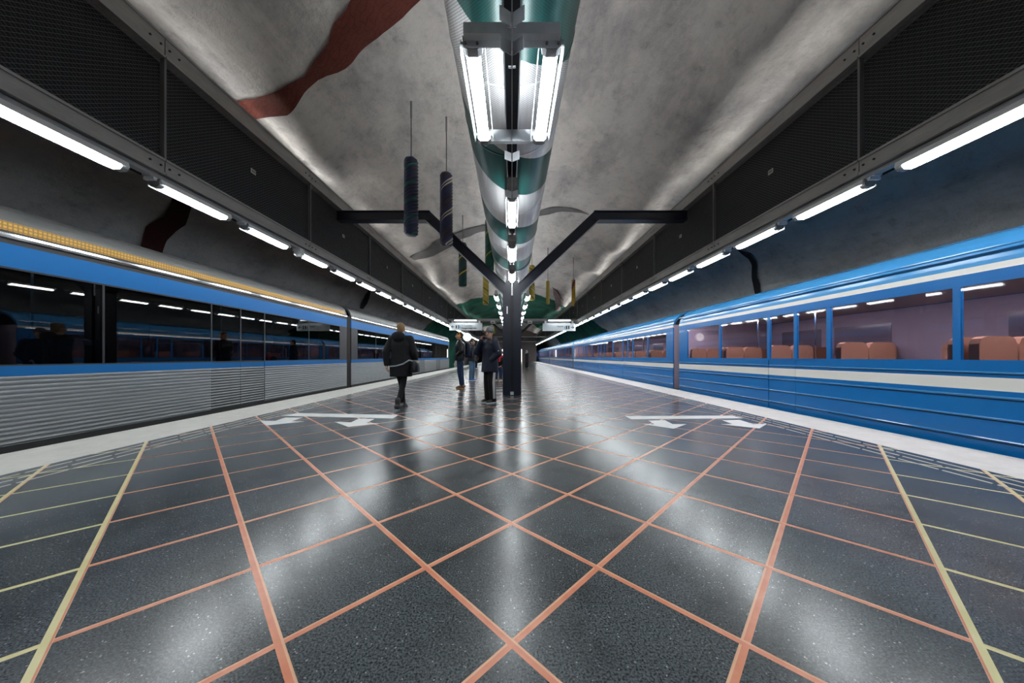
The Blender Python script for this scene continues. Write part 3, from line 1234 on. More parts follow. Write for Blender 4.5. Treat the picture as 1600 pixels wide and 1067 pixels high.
def make_column():
    parts = []
    for s in (-1, 1):
        g = MB()
        x0, x1 = sorted((s * 0.045, s * 0.245))
        g.box(x0, x1, -0.15, 0.15, 0.0, 2.86)
        g.prism([(s * 0.045, 2.86), (s * 0.245, 2.86), (s * 0.14, 3.10), (s * 0.045, 3.00)][::(1 if s > 0 else -1)], -0.15, 0.15)
        # welded edge flange
        xe0, xe1 = sorted((s * 0.235, s * 0.25))
        g.box(xe0, xe1, -0.155, 0.155, 0.0, 2.86)
        parts.append(('column_post', g.mesh('column_post', 'navy_steel')))
        a = MB()
        ibeam(a, (s * 0.17, 0, 2.86), (s * 2.30, 0, 4.87), 0.25, 0.26)
        parts.append(('diagonal_arm', a.mesh('diagonal_arm', 'navy_steel')))
        a = MB()
        ibeam(a, (s * 2.22, 0, 4.865), (s * 4.74, 0, 4.865), 0.25, 0.26)
        parts.append(('horizontal_arm', a.mesh('horizontal_arm', 'navy_steel')))
    g = MB().box(-0.045, 0.045, -0.06, 0.1, 0, 2.95)
    parts.append(('column_slot', g.mesh('column_slot', 'black_rubber')))
    g = MB().box(-0.018, 0.018, -0.10, -0.06, 0, 2.7)
    parts.append(('cable_cover', g.mesh('cable_cover', 'navy_steel')))
    g = MB().box(-0.022, 0.022, -0.13, -0.06, 2.7, 3.2)
    parts.append(('cable_cover', g.mesh('cable_cover', 'galvanised_bright')))
    g = MB().box(-0.255, 0.255, -0.165, 0.165, 0, 0.012)
    parts.append(('base_plate', g.mesh('base_plate', 'black_steel')))
    g = MB().box(-0.045, 0.045, -0.16, -0.10, 0.02, 0.10)
    parts.append(('socket', g.mesh('socket', 'galvanised_bright')))
    g = MB().box(-0.145, -0.115, -0.154, -0.15, 2.2, 2.4)
    parts.append(('sticker', g.mesh('sticker', 'sign_white')))
    return parts


colparts = make_column()
for y, nm in zip(CY, ('nearest', 'second', 'farthest')):
    o = thing('steel_column', 'Y-shaped navy steel column with spread arms, %s of three along the platform' % nm, 'column', (0, y, 0), group='Y-shaped steel columns', kind='thing')
    for n_, me_ in colparts:
        if nm != 'nearest' and n_ in ('socket', 'sticker'):
            continue
        put(n_, me_, o)

# ------------------------------------------------------------------ trains
def profile_shell(outer, inner, y0, y1):
    """outer and inner: same length polylines (x, z); closed shell between them"""
    g = MB()
    n = len(outer)
    pts = outer + inner[::-1]
    g.prism(pts, y0, y1)
    return g


BAYS = [('E', .45), ('W', 1.6), ('W', 1.6), ('D', 1.3), ('W', 1.6), ('W', 1.6), ('D', 1.3), ('W', 1.6), ('W', 1.6), ('D', 1.3), ('W', 1.6), ('W', 1.6), ('E', .45)]
CARL = sum(b for _, b in BAYS)


def build_train(side):
    sg = 1 if side == 'right' else -1
    R = side == 'right'
    xs = 5.43 if R else 5.62                # platform side face
    xo = xs + 2.88                          # far side face
    xm = (xs + xo) / 2
    if R:
        root = thing('metro_train', 'blue metro train with white stripes standing at the right platform', 'train', (0, 0, 0))
        starts = [28.9 + 18.0 * k for k in range(-2, 4)]
        zt, zw0, zw1 = 2.03, 1.0, 1.90
    else:
        root = thing('metro_train', 'ribbed silver metro train with dark windows and blue bands at the left platform', 'train', (0, 0, 0))
        starts = [11.3, -6.6]
        zt, zw0, zw1 = 2.40, 0.95, 2.04
    cache = {}

    def bx(name, x0, x1, y0, y1, z0, z1, m, parent=None, loc_y=0.0, key=None):
        a, b = sorted((sg * x0, sg * x1))
        if key is None or key not in cache:
            me = MB().box(a, b, y0, y1, z0, z1).mesh(name, m)
            if key is not None:
                cache[key] = me
        else:
            me = cache[key]
        return put(name, me, parent or root, (0, loc_y, 0))

    def pr(name, pts, y0, y1, m, parent=None, loc_y=0.0, smooth=False, key=None):
        if key is not None and key in cache:
            return put(name, cache[key], parent or root, (0, loc_y, 0))
        q = [(sg * x, z) for x, z in pts]
        a = sum(q[k - 1][0] * q[k][1] - q[k][0] * q[k - 1][1] for k in range(len(q)))
        if a < 0:
            q.reverse()
        me = MB().prism(q, y0, y1).mesh(name, m, smooth)
        if key is not None:
            cache[key] = me
        return put(name, me, parent or root, (0, loc_y, 0))

    def arc(pts, n):
        out = []
        for a, b, c in pts:
            for k in range(n):
                t = k / n
                out.append(((1 - t) ** 2 * a[0] + 2 * t * (1 - t) * b[0] + t * t * c[0], (1 - t) ** 2 * a[1] + 2 * t * (1 - t) * b[1] + t * t * c[1]))
        out.append(pts[-1][2])
        return out

    for ci, ys in enumerate(starts):
        near = ys < 30
        # roof
        if R:
            half = arc([((xs + 0.0, 2.10), (xs + 0.06, 2.34), (xs + 0.30, 2.50)), ((xs + 0.30, 2.50), (xs + 0.62, 2.66), (xm, 2.72))], 8)
        else:
            half = arc([((xs + 0.0, 2.44), (xs + 0.03, 2.62), (xs + 0.14, 2.72)), ((xs + 0.14, 2.72), (xs + 0.42, 2.92), (xm, 2.98))], 8)
        outer = half + [(2 * xm - x, z) for x, z in half[-2::-1]]
        inner = [(xm + (x - xm) * 0.97, z - 0.05) for x, z in outer]
        pr('roof', outer + inner[::-1], 0, CARL, 'train_blue_lit' if R else 'unit_roof', None, ys, False, 'roof')
        # far side wall, floor, ceiling, ends, underframe
        zr = 2.10 if R else 2.44
        bx('far_side_wall', xo - 0.05, xo, 0, CARL, -0.1, zr, 'cabin_wall' if R else 'cabin_wall_dark', None, ys, 'fsw')
        bx('car_floor', xs + 0.05, xo - 0.05, 0, CARL, -0.12, -0.02, 'cabin_floor', None, ys, 'flr')
        bx('car_ceiling', xs + 0.12, xo - 0.12, 0.02, CARL - 0.02, zr - 0.02, zr + 0.02, 'cabin_ceiling', None, ys, 'cel')
        for e in (0, CARL - 0.06):
            bx('end_wall', xs + 0.03, xo - 0.03, e, e + 0.06, -0.1, zr + 0.02, 'cabin_wall' if R else 'cabin_wall_dark', None, ys, ('end', e))
        bx('underframe', xs + 0.10, xo - 0.10, 0.1, CARL - 0.1, -1.0, -0.12, 'underframe', None, ys, 'und')
        if ci < len(starts) - 1 or R:
            bx('gangway', xs + 0.9, xo - 0.9, -0.45, 0.0, 0, 2.0, 'underframe', None, ys, 'gang')
        # cabin lamps
        for q in (-1.15,):
            bx('cabin_lamp', xm + q - 0.07, xm + q + 0.07, 0.4, CARL - 0.4, zr - 0.05, zr - 0.025, 'cabin_lamp' if R else 'cabin_lamp_dim', None, ys, ('cl', q))
        # platform side
        if R:
            bands = [(0.855, 0.99, 'train_blue'), (0.812, 0.845, 'train_blue'), (0.665, 0.812, 'train_white'), (0.575, 0.665, 'train_blue'), (0.335, 0.56, 'train_blue'), (0.095, 0.32, 'train_blue'), (-0.12, 0.08, 'train_blue')]
            beads = [0.868, 0.595, 0.352, 0.112]
        else:
            bands = [(0.83, 0.945, 'unit_blue')]
            beads = []
        y = 0.0
        runs = []
        for t, w in BAYS:
            runs.append((t, y, y + w))
            y += w
        # backing sheet shows only in the grooves
        bx('side_backing', xs + 0.022, xs + 0.05, 0, CARL, -0.12, zw0 - 0.03, 'train_blue_dark' if R else 'underframe', None, ys, 'back')
        solid = []
        a0 = 0.0
        for t, y0, y1 in runs:
            if t == 'D':
                solid.append((a0, y0, False))
                solid.append((y0, y1, True))
                a0 = y1
        solid.append((a0, CARL, False))
        for y0, y1, isdoor in solid:
            off = 0.008 if isdoor else 0.0
            par = None
            leafs = [(y0, y1)] if not isdoor else [(y0 + 0.008, (y0 + y1) / 2 - 0.003), ((y0 + y1) / 2 + 0.003, y1 - 0.008)]
            for (a, b) in leafs:
                if isdoor:
                    par = bx('door', xs + 0.010, xs + 0.03, a, b, -0.02, zw0 - 0.01, 'train_blue_dark' if R else 'underframe', None, ys, ('door', a))
                    lyy = 0.0
                else:
                    par = None
                    lyy = ys
                for z0, z1, m in bands:
                    nm = 'white_stripe' if m == 'train_white' else ('door_panel' if isdoor else 'side_panel')
                    bx(nm, xs + off, xs + 0.024, a, b, z0, z1, m, par, lyy, ('band', a, z0))
                for z in beads:
                    pts = [(xs + off + 0.004, z - 0.013), (xs + off - 0.007, z - 0.008), (xs + off - 0.010, z), (xs + off - 0.007, z + 0.008), (xs + off + 0.004, z + 0.013)]
                    pr('bead', pts, a, b, 'train_blue_lit', par, lyy, False, ('bead', a, z))
                if not R:
                    # corrugated stainless side
                    pts = []
                    nr = 15
                    z0_, z1_ = 0.05, 0.83
                    for k in range(nr):
                        zb = z0_ + (z1_ - z0_) * k / nr
                        hh = (z1_ - z0_) / nr
                        pts += [(xs + off + 0.012, zb), (xs + off + 0.012, zb + hh * 0.16), (xs + off + 0.002, zb + hh * 0.26), (xs + off - 0.004, zb + hh * 0.45), (xs + off - 0.004, zb + hh * 0.7), (xs + off + 0.002, zb + hh * 0.9)]
                    pts += [(xs + off + 0.012, z1_), (xs + 0.024, z1_), (xs + 0.024, z0_)]
                    pr('ribbed_panel', pts, a, b, 'unit_ribs', par, lyy, False, ('rib', a))
        if not R:
            bx('sill_strip', xs + 0.002, xs + 0.03, 0, CARL, -0.14, 0.04, 'underframe', None, ys, 'sill')
        # window band
        for t, y0, y1 in runs:
            if t == 'E':
                bx('window_post', xs, xs + 0.04, y0, y1, zw0 - 0.012, zw1 + 0.01, 'train_blue' if R else 'gasket', None, ys, ('wp', y0))
                continue
            pieces = [(y0, y1)] if t == 'W' else [(y0, (y0 + y1) / 2), ((y0 + y1) / 2, y1)]
            for a, b in pieces:
                gap = 0.035 if R else 0.012
                w = bx('window', xs + 0.006, xs + 0.012, a + gap, b - gap, zw0 + 0.01, zw1 - 0.01, 'window_clear' if R else 'window_dark', None, ys, ('win', a))
                fr = ('fr', a)
                if fr not in cache:
                    gm = MB()
                    x0, x1 = sorted((sg * (xs + 0.002), sg * (xs + 0.04)))
                    gm.box(x0, x1, a, a + gap, zw0 - 0.012, zw1 + 0.01)
                    gm.box(x0, x1, b - gap, b, zw0 - 0.012, zw1 + 0.01)
                    gm.box(x0, x1, a + gap, b - gap, zw0 - 0.012, zw0 + 0.01)
                    gm.box(x0, x1, a + gap, b - gap, zw1 - 0.01, zw1 + 0.01)
                    cache[fr] = gm.mesh('window_frame', 'train_blue' if R else 'gasket')
                put('window_frame', cache[fr], w)
        # above the windows
        if R:
            bx('head_panel', xs, xs + 0.04, 0, CARL, 1.91, 2.03, 'train_blue', None, ys, 'hp')
            bx('white_stripe', xs - 0.004, xs + 0.04, 0, CARL, 2.035, 2.105, 'train_white', None, ys, 'ws')
            pr('drip_rail', [(xs + 0.03, 2.28), (xs + 0.005, 2.272), (xs + 0.0, 2.285), (xs + 0.006, 2.30), (xs + 0.04, 2.30)], 0, CARL, 'train_blue_lit', None, ys, False, 'dr')
        else:
            bx('head_panel', xs, xs + 0.04, 0, CARL, 2.05, 2.31, 'unit_blue', None, ys, 'hp')
            bx('drip_groove', xs + 0.01, xs + 0.04, 0, CARL, 2.31, 2.37, 'gasket', None, ys, 'dg')
            pr('drip_rail', [(xs + 0.03, 2.37), (xs - 0.006, 2.375), (xs - 0.020, 2.40), (xs - 0.012, 2.425), (xs + 0.03, 2.44)], 0, CARL, 'chrome', None, ys, False, 'dr')
            if ys < 0:
                bx('amber_display', xs - 0.004, xs + 0.02, 0.15, CARL - 0.15, 2.455, 2.555, 'amber_led', None, ys, 'amb')
        # seats
        for t, y0, y1 in runs:
            if t != 'W':
                continue
            for q0, q1, tg in ((xs + 0.08, xs + 1.0, 'a'), (xo - 1.0, xo - 0.08, 'b')):
                key = ('seat', tg)
                if key not in cache:
                    gm = MB()
                    x0, x1 = sorted((sg * q0, sg * q1))
                    xc_ = (x0 + x1) / 2
                    for yb, yc in ((0.0, 0.09), (1.5, -0.09)):
                        ya, yb2 = sorted((yb, yb + yc))
                        for p0, p1 in ((x0, xc_ - 0.012), (xc_ + 0.012, x1)):
                            c_ = 0.09
                            gm.prism([(p0, 0.42), (p1, 0.42), (p1, 1.20), (p1 - c_ * 0.3, 1.20 + c_ * 0.7), (p1 - c_, 1.29), (p0 + c_, 1.29), (p0 + c_ * 0.3, 1.20 + c_ * 0.7), (p0, 1.20)], ya, yb2)
                        yd, ye = sorted((yb + yc, yb + yc * 5.6))
                        gm.box(x0, x1, yd, ye, 0.36, 0.46)
                        gm.box(x0 + 0.1, x0 + 0.16, yd + 0.1, yd + 0.2, -0.02, 0.36)
                    cache[key] = gm.mesh('seat', 'seat_orange' if R else 'seat_blue')
                if tg == 'b':
                    bx('far_window', xo - 0.062, xo - 0.05, 0.18, 1.42, 1.08, 1.78, 'far_glass', None, ys + y0, ('fw',))
                    bx('grab_pole', xm - 0.43, xm - 0.40, 0.0, 0.03, 0.0, zr, 'chrome', None, ys + y0, ('gp',))
                if near or not R:
                    put('seat', cache[key], root, (0, ys + y0 + 0.05, 0))
    return root


build_train('right')
build_train('left')

# ------------------------------------------------------------------ hanging twisted columns


def twisted(px, py_top, py_bot, wpx, py_str, m, label, pitch, z_bot=3.76):
    dy = HOR - py_bot
    s = dy / (z_bot - EYE)                 # pixels per metre
    Y = F / s
    X = (px - 800) / s
    r = wpx / s / 2
    Hh = (py_bot - py_top) / s
    o = thing('twisted_pendant', label, 'pendant', (X, Y, z_bot), group='hanging twisted columns')
    g = MB()
    n, kk = 40, 200
    ridges = max(4, round(abs(pitch) / 0.075))
    rs = []
    for j in range(kk + 1):
        t = j / kk
        z = Hh * t
        f = 1.0
        if t < 0.03:
            f = 0.86 + 0.14 * t / 0.03
        if t > 0.97:
            f = 0.80 + 0.20 * (1 - t) / 0.03
        ring = []
        for q in range(n):
            a = 2 * pi * q / n
            rr = r * f * (1 + 0.06 * cos(ridges * (a - 2 * pi * z / pitch)))
            ring.append((rr * cos(a), rr * sin(a), z))
        rs.append(ring)
    g.rings(rs)
    g.build('twisted_body', m, o, smooth=True)
    t_ = vault_z(X, Y) - z_bot
    MB().tube((0, 0, Hh - 0.02), (0, 0, t_), 0.012, n=8).build('hanging_rod', 'cable', o)
    MB().tube((0, 0, t_ - 0.35), (0, 0, t_ + 0.05), 0.022, n=8).build('rod_sleeve', 'post_steel', o)
    return o


def vault_z(x, y):
    best = None
    lo, hi = 0.02, pi - 0.02
    t = math.acos(max(-1, min(1, x / VA)))
    return vault(t, y).z


twisted(642.5, 249, 367, 21, 198, 'twist_blue_green', 'dark blue twisted pendant with green lines, leftmost under the vault', 0.38)
twisted(697.5, 272, 384, 19, 220, 'twist_blue_white', 'blue and purple twisted pendant with paired white stripes', 0.75)
twisted(723, 380, 448, 12.3, 340, 'twist_green_yellow', 'slim dark green twisted pendant with yellow stripes behind the left arm', 0.64)
twisted(765, 343, 424, 13.5, 280, 'twist_green_gold', 'bright green twisted pendant with yellow stripe beside the duct', 0.72, 3.80)
twisted(759, 427, 476, 9.0, 400, 'twist_yellow', 'yellow pendant with dark diagonal stripes left of the column', -0.65)
twisted(831, 415, 469, 9.0, 402, 'twist_yellow', 'yellow pendant with dark diagonal stripes right of the column', -0.65)
twisted(856, 439, 475, 5.2, 432, 'twist_plain_yellow', 'thin plain yellow pendant over the right half of the platform', 0.5)
twisted(896, 437, 478, 5.6, 430, 'twist_yellow_flag', 'thin yellow pendant with red and blue bands near the right fascia', 1.35)
twisted(773.5, 503, 521, 4.0, 495, 'twist_plain_yellow', 'small far yellow pendant behind the left sign', 0.5)

# ------------------------------------------------------------------ sign gantry, signs, clock
GY = 24.0
GS = F / GY


def gz(py):
    return EYE + (HOR - py) / GS


def gx(px):
    return (px - 800) / GS


gan = thing('sign_gantry', 'grey beam across the platform carrying the two direction signs', 'beam', (0, GY, 0), kind='thing')
MB().box(-4.74, 4.74, -0.05, 0.05, 3.69, 3.85).build('gantry_beam', 'galvanised', gan)
MB().box(-4.7, 4.7, 0.06, 0.10, 3.60, 3.67).build('cable_tray', 'post_steel', gan)
for y_, nm in ((44.0, 'second'), (58.0, 'third')):
    tag(MB().box(-4.74, 4.74, y_ - 0.05, y_ + 0.05, 3.66, 3.80).build('gantry_beam', 'galvanised'), 'thin grey beam across the platform, %s from the camera' % nm, 'beam', 'cross beams', 'thing')
for px, nm in ((770, 'left'), (828, 'right')):
    sp = thing('loudspeaker', 'small white loudspeaker box under the beam %s of the column' % nm, 'speaker', (gx(px), GY, 3.50), group='loudspeakers')
    MB().box(-0.16, 0.16, -0.1, 0.1, 0.0, 0.19).build('speaker_box', 'white_plastic', sp)
    MB().box(-0.11, 0.11, -0.105, -0.1, 0.03, 0.12).build('speaker_grille', 'post_steel', sp)


def text(s, parent, loc, size, m, bold=0.0, align='LEFT', ext=0.002):
    c = bpy.data.curves.new('lettering', 'FONT')
    c.body = s
    c.size = size
    c.extrude = ext
    c.offset = bold
    c.align_x = align
    c.resolution_u = 3
    c.materials.append(MATS[m])
    tmp = bpy.data.objects.new('lettering', c)
    COL.objects.link(tmp)
    me = bpy.data.meshes.new_from_object(tmp.evaluated_get(bpy.context.evaluated_depsgraph_get()))
    bpy.data.objects.remove(tmp)
    o = bpy.data.objects.new('lettering', me)
    o.rotation_euler = (pi / 2, 0, 0)
    o.location = loc
    o.parent = parent
    COL.objects.link(o)
    return o


def arrow(parent, x, z, s, d):
    g = MB()
    y0, y1 = -0.066, -0.060
    sh = [(-0.5 * d, 0.09), (0.4 * d, 0.09), (0.4 * d, -0.09), (-0.5 * d, -0.09)]
    hd1 = [(0.5 * d, 0.0), (0.05 * d, 0.45), (-0.15 * d, 0.45), (0.25 * d, 0.0)]
    hd2 = [(0.5 * d, 0.0), (0.25 * d, 0.0), (-0.15 * d, -0.45), (0.05 * d, -0.45)]
    for p in (sh, hd1, hd2):
        q = [(x + a * s, z + b * s) for a, b in p]
        ar = sum(q[k - 1][0] * q[k][1] - q[k][0] * q[k - 1][1] for k in range(len(q)))
        if ar < 0:
            q.reverse()
        g.prism(q, y0, y1)
    g.build('arrow_symbol', 'sign_black', parent)


def sign(nm, px0, px1, py0, py1):
    x0, x1, z1, z0 = gx(px0), gx(px1), gz(py0), gz(py1)
    lab = 'white hanging sign with left arrow and two lines of lettering' if nm == 'left' else 'white hanging sign with right arrow and one short word'
    o = thing('direction_sign', lab, 'sign', (x0, GY, z0), group='direction signs')
    W, H = x1 - x0, z1 - z0
    MB().box(0, W, -0.05, 0.05, 0, H).build('sign_body', 'sign_face', o)
    fr = MB()
    fr.box(-0.025, 0, -0.056, 0.056, -0.025, H + 0.025)
    fr.box(W, W + 0.025, -0.056, 0.056, -0.025, H + 0.025)
    fr.box(0, W, -0.056, 0.056, -0.025, 0)
    fr.box(0, W, -0.056, 0.056, H, H + 0.025)
    fr.build('sign_frame', 'white_plastic', o)
    for x in (0.18, W - 0.18):
        MB().box(x - 0.07, x + 0.07, -0.07, 0.07, H - 0.03, 3.70 - z0).build('sign_hanger', 'galvanised_bright', o)
    f = W / 1160.0                       # metres per pixel of the enlarged view
    if nm == 'left':
        def sx(u):
            return (u - 180) * f

        def szz(v):
            return H - (v - 230) * f
        arrow(o, sx(285), szz(362), 0.25, -1)
        MB().box(sx(395), sx(520), -0.064, -0.05, szz(428), szz(303)).build('number_plate', 'sign_black', o)
        text('3', o, (sx(457), -0.066, szz(415)), 0.30, 'sign_white', 0.008, 'CENTER')
        MB().box(sx(545), sx(570), -0.064, -0.05, szz(428), szz(315)).build('line_mark', 'sign_blue', o)
        text('T-Centralen', o, (sx(600), -0.054, szz(350)), 0.165, 'sign_black', 0.001)
        text('Kungsträdgården', o, (sx(600), -0.054, szz(432)), 0.165, 'sign_black', 0.004)
    else:
        def sx(u):
            return (u - 185) * f

        def szz(v):
            return H - (v - 240) * f
        arrow(o, sx(1250), szz(382), 0.25, 1)
        MB().box(sx(1010), sx(1137), -0.064, -0.05, szz(445), szz(322)).build('number_plate', 'sign_black', o)
        text('1', o, (sx(1073), -0.066, szz(430)), 0.30, 'sign_white', 0.008, 'CENTER')
        MB().box(sx(960), sx(985), -0.064, -0.05, szz(445), szz(335)).build('line_mark', 'sign_blue', o)
        text('Hjulsta', o, (sx(690), -0.054, szz(368)), 0.165, 'sign_black', 0.001)
    # lamp that washes the face
    l = thing('sign_lamp', 'strip lamp on the beam above the %s sign' % nm, 'light', ((x0 + x1) / 2, GY - 0.25, 3.66), group='sign lamps')
    MB().box(-0.85, 0.85, -0.08, 0.10, 0.06, 0.16).build('lamp_hood', 'lamp_metal', l)
    MB().box(-0.80, 0.80, -0.06, 0.06, 0.02, 0.06).build('lamp_cover', 'sign_glow', l)
    MB().box(-0.05, 0.05, 0.10, 0.22, 0.08, 0.14).build('lamp_arm', 'lamp_metal', l)


sign('left', 703, 753, 505, 515.6)
sign('right', 848.5, 898.5, 505.5, 516.5)

ck = thing('platform_clock', 'round glowing white clock hanging under the left sign', 'clock', (gx(728.5), GY + 0.6, gz(526)))
MB().tube((0, 0.09, 0), (0, -0.09, 0), 0.31, n=40).build('clock_case', 'galvanised_bright', ck)
MB().tube((0, -0.09, 0), (0, -0.10, 0), 0.295, n=40).build('clock_face', 'clock_glow', ck)
MB().box(-0.012, 0.012, -0.108, -0.102, -0.03, 0.20).build('minute_hand', 'sign_black', ck)
MB().prism([(-0.02, -0.012), (0.15, 0.06), (0.14, 0.08), (-0.03, 0.012)], -0.108, -0.102).build('hour_hand', 'sign_black', ck)
for k in range(12):
    a = 2 * pi * k / 12
    MB().prism([(0.27 * sin(a) + 0.012 * cos(a) * q + 0.02 * sin(a) * w, 0.27 * cos(a) - 0.012 * sin(a) * q + 0.02 * cos(a) * w) for q, w in ((-1, -1), (1, -1), (1, 1), (-1, 1))], -0.106, -0.101).build('hour_mark', 'sign_black', ck)
MB().tube((0, 0, 0.30), (0, 0, 3.5 - gz(526)), 0.02, n=8).build('clock_stem', 'galvanised', ck)
MB().box(-0.04, 0.04, -0.6, 0.04, 3.5 - gz(526), 3.54 - gz(526)).build('clock_arm', 'galvanised', ck)

# camera dome in the left row of lights
cd = thing('security_camera', 'small white dome camera hanging between lights of the left row', 'camera', (-4.80, 7.29, 3.26))
MB().box(-0.07, 0.07, -0.07, 0.07, 0.08, 0.22).build('camera_housing', 'white_plastic', cd)
MB().tube((0, 0, 0.03), (0, 0, 0.08), 0.06, 0.07, 14).build('camera_ring', 'white_plastic', cd)
MB().ell((0, 0, 0.03), (0.048, 0.048, 0.05)).build('camera_dome', 'black_rubber', cd, smooth=True)

# ------------------------------------------------------------------ people
DG = None


def blob(name, fn, m, parent, voxel=0.012, smooth_it=6):
    """closed overlapping volumes fused into one continuous surface"""
    g = MB()
    fn(g)
    me = g.mesh(name, m)
    tmp = bpy.data.objects.new(name, me)
    COL.objects.link(tmp)
    r = tmp.modifiers.new('r', 'REMESH')
    r.mode = 'VOXEL'
    r.voxel_size = voxel
    s = tmp.modifiers.new('s', 'SMOOTH')
    s.iterations = smooth_it
    s.factor = 0.5
    dg = bpy.context.evaluated_depsgraph_get()
    out = bpy.data.meshes.new_from_object(tmp.evaluated_get(dg))
    bpy.data.objects.remove(tmp)
    bpy.data.meshes.remove(me)
    out.name = name
    out.materials.clear()
    out.materials.append(MATS[m])
    out.polygons.foreach_set('use_smooth', [True] * len(out.polygons))
    return put(name, out, parent)


def V(*a):
    return Vector(a)


def ring(c, rx, ry, n=20, rot=0.0, p=2.3):
    out = []
    for q in range(n):
        a = 2 * pi * q / n
        ca, sa = cos(a), sin(a)
        x = rx * abs(ca) ** (2 / p) * (1 if ca >= 0 else -1)
        y = ry * abs(sa) ** (2 / p) * (1 if sa >= 0 else -1)
        out.append((c[0] + x * cos(rot) - y * sin(rot), c[1] + x * sin(rot) + y * cos(rot), c[2]))
    return out


def hand(g, wrist, direction, palm_n, thumb_side, curl=0.5):
    """palm, four fingers of unequal length with a knuckle bend, thumb off the side of the palm"""
    d = Vector(direction).normalized()
    nrm = Vector(palm_n)
    nrm = (nrm - d * nrm.dot(d)).normalized()
    sd = d.cross(nrm) * thumb_side
    w = Vector(wrist)
    for o in (-0.026, -0.009, 0.009, 0.026):
        g.cap(w + d * 0.012 + sd * o * 0.8, w + d * 0.085 + sd * o, 0.014, 0.0135, 8)
    for o, L in ((-0.027, 0.062), (-0.009, 0.080), (0.009, 0.086), (0.027, 0.076)):
        k0 = w + d * 0.085 + sd * o
        k1 = k0 + (d * cos(curl) + nrm * sin(curl)) * (L * 0.5)
        k2 = k1 + (d * cos(curl * 2.1) + nrm * sin(curl * 2.1)) * (L * 0.5)
        g.cap(k0, k1, 0.0105, 0.010, 8)
        g.cap(k1, k2, 0.010, 0.0085, 8)
    t0 = w + d * 0.03 + sd * 0.03
    t1 = t0 + (d * 0.6 + sd * 0.7 + nrm * 0.35).normalized() * 0.04
    t2 = t1 + (d * 0.9 + sd * 0.2 + nrm * 0.4).normalized() * 0.032
    g.cap(t0, t1, 0.013, 0.0115, 8)
    g.cap(t1, t2, 0.0115, 0.009, 8)


def head_prims(g, c, R):
    """c = centre of the skull; local head frame: x right, y forward, z up"""
    def P(x, y, z):
        return c + R @ V(x, y, z)
    g.ell(P(0, -0.012, 0.02), (0.075, 0.095, 0.095), R)
    g.ell(P(0, 0.018, -0.035), (0.063, 0.078, 0.085), R)
    g.ell(P(0, 0.055, -0.085), (0.036, 0.034, 0.032), R)
    g.cap(P(0, 0.085, 0.012), P(0, 0.112, -0.028), 0.011, 0.016, 8)
    g.cap(P(-0.035, 0.078, 0.020), P(0.035, 0.078, 0.020), 0.012, 0.012, 8)
    g.ell(P(0.035, 0.058, -0.03), (0.026, 0.026, 0.026), R)
    g.ell(P(-0.035, 0.058, -0.03), (0.026, 0.026, 0.026), R)
    g.cap(P(-0.018, 0.088, -0.058), P(0.018, 0.088, -0.058), 0.010, 0.010, 8)
    for s in (-1, 1):
        g.ell(P(s * 0.078, -0.008, -0.012), (0.012, 0.022, 0.034), R)


def Rz(a):
    return Matrix.Rotation(a, 3, 'Z')


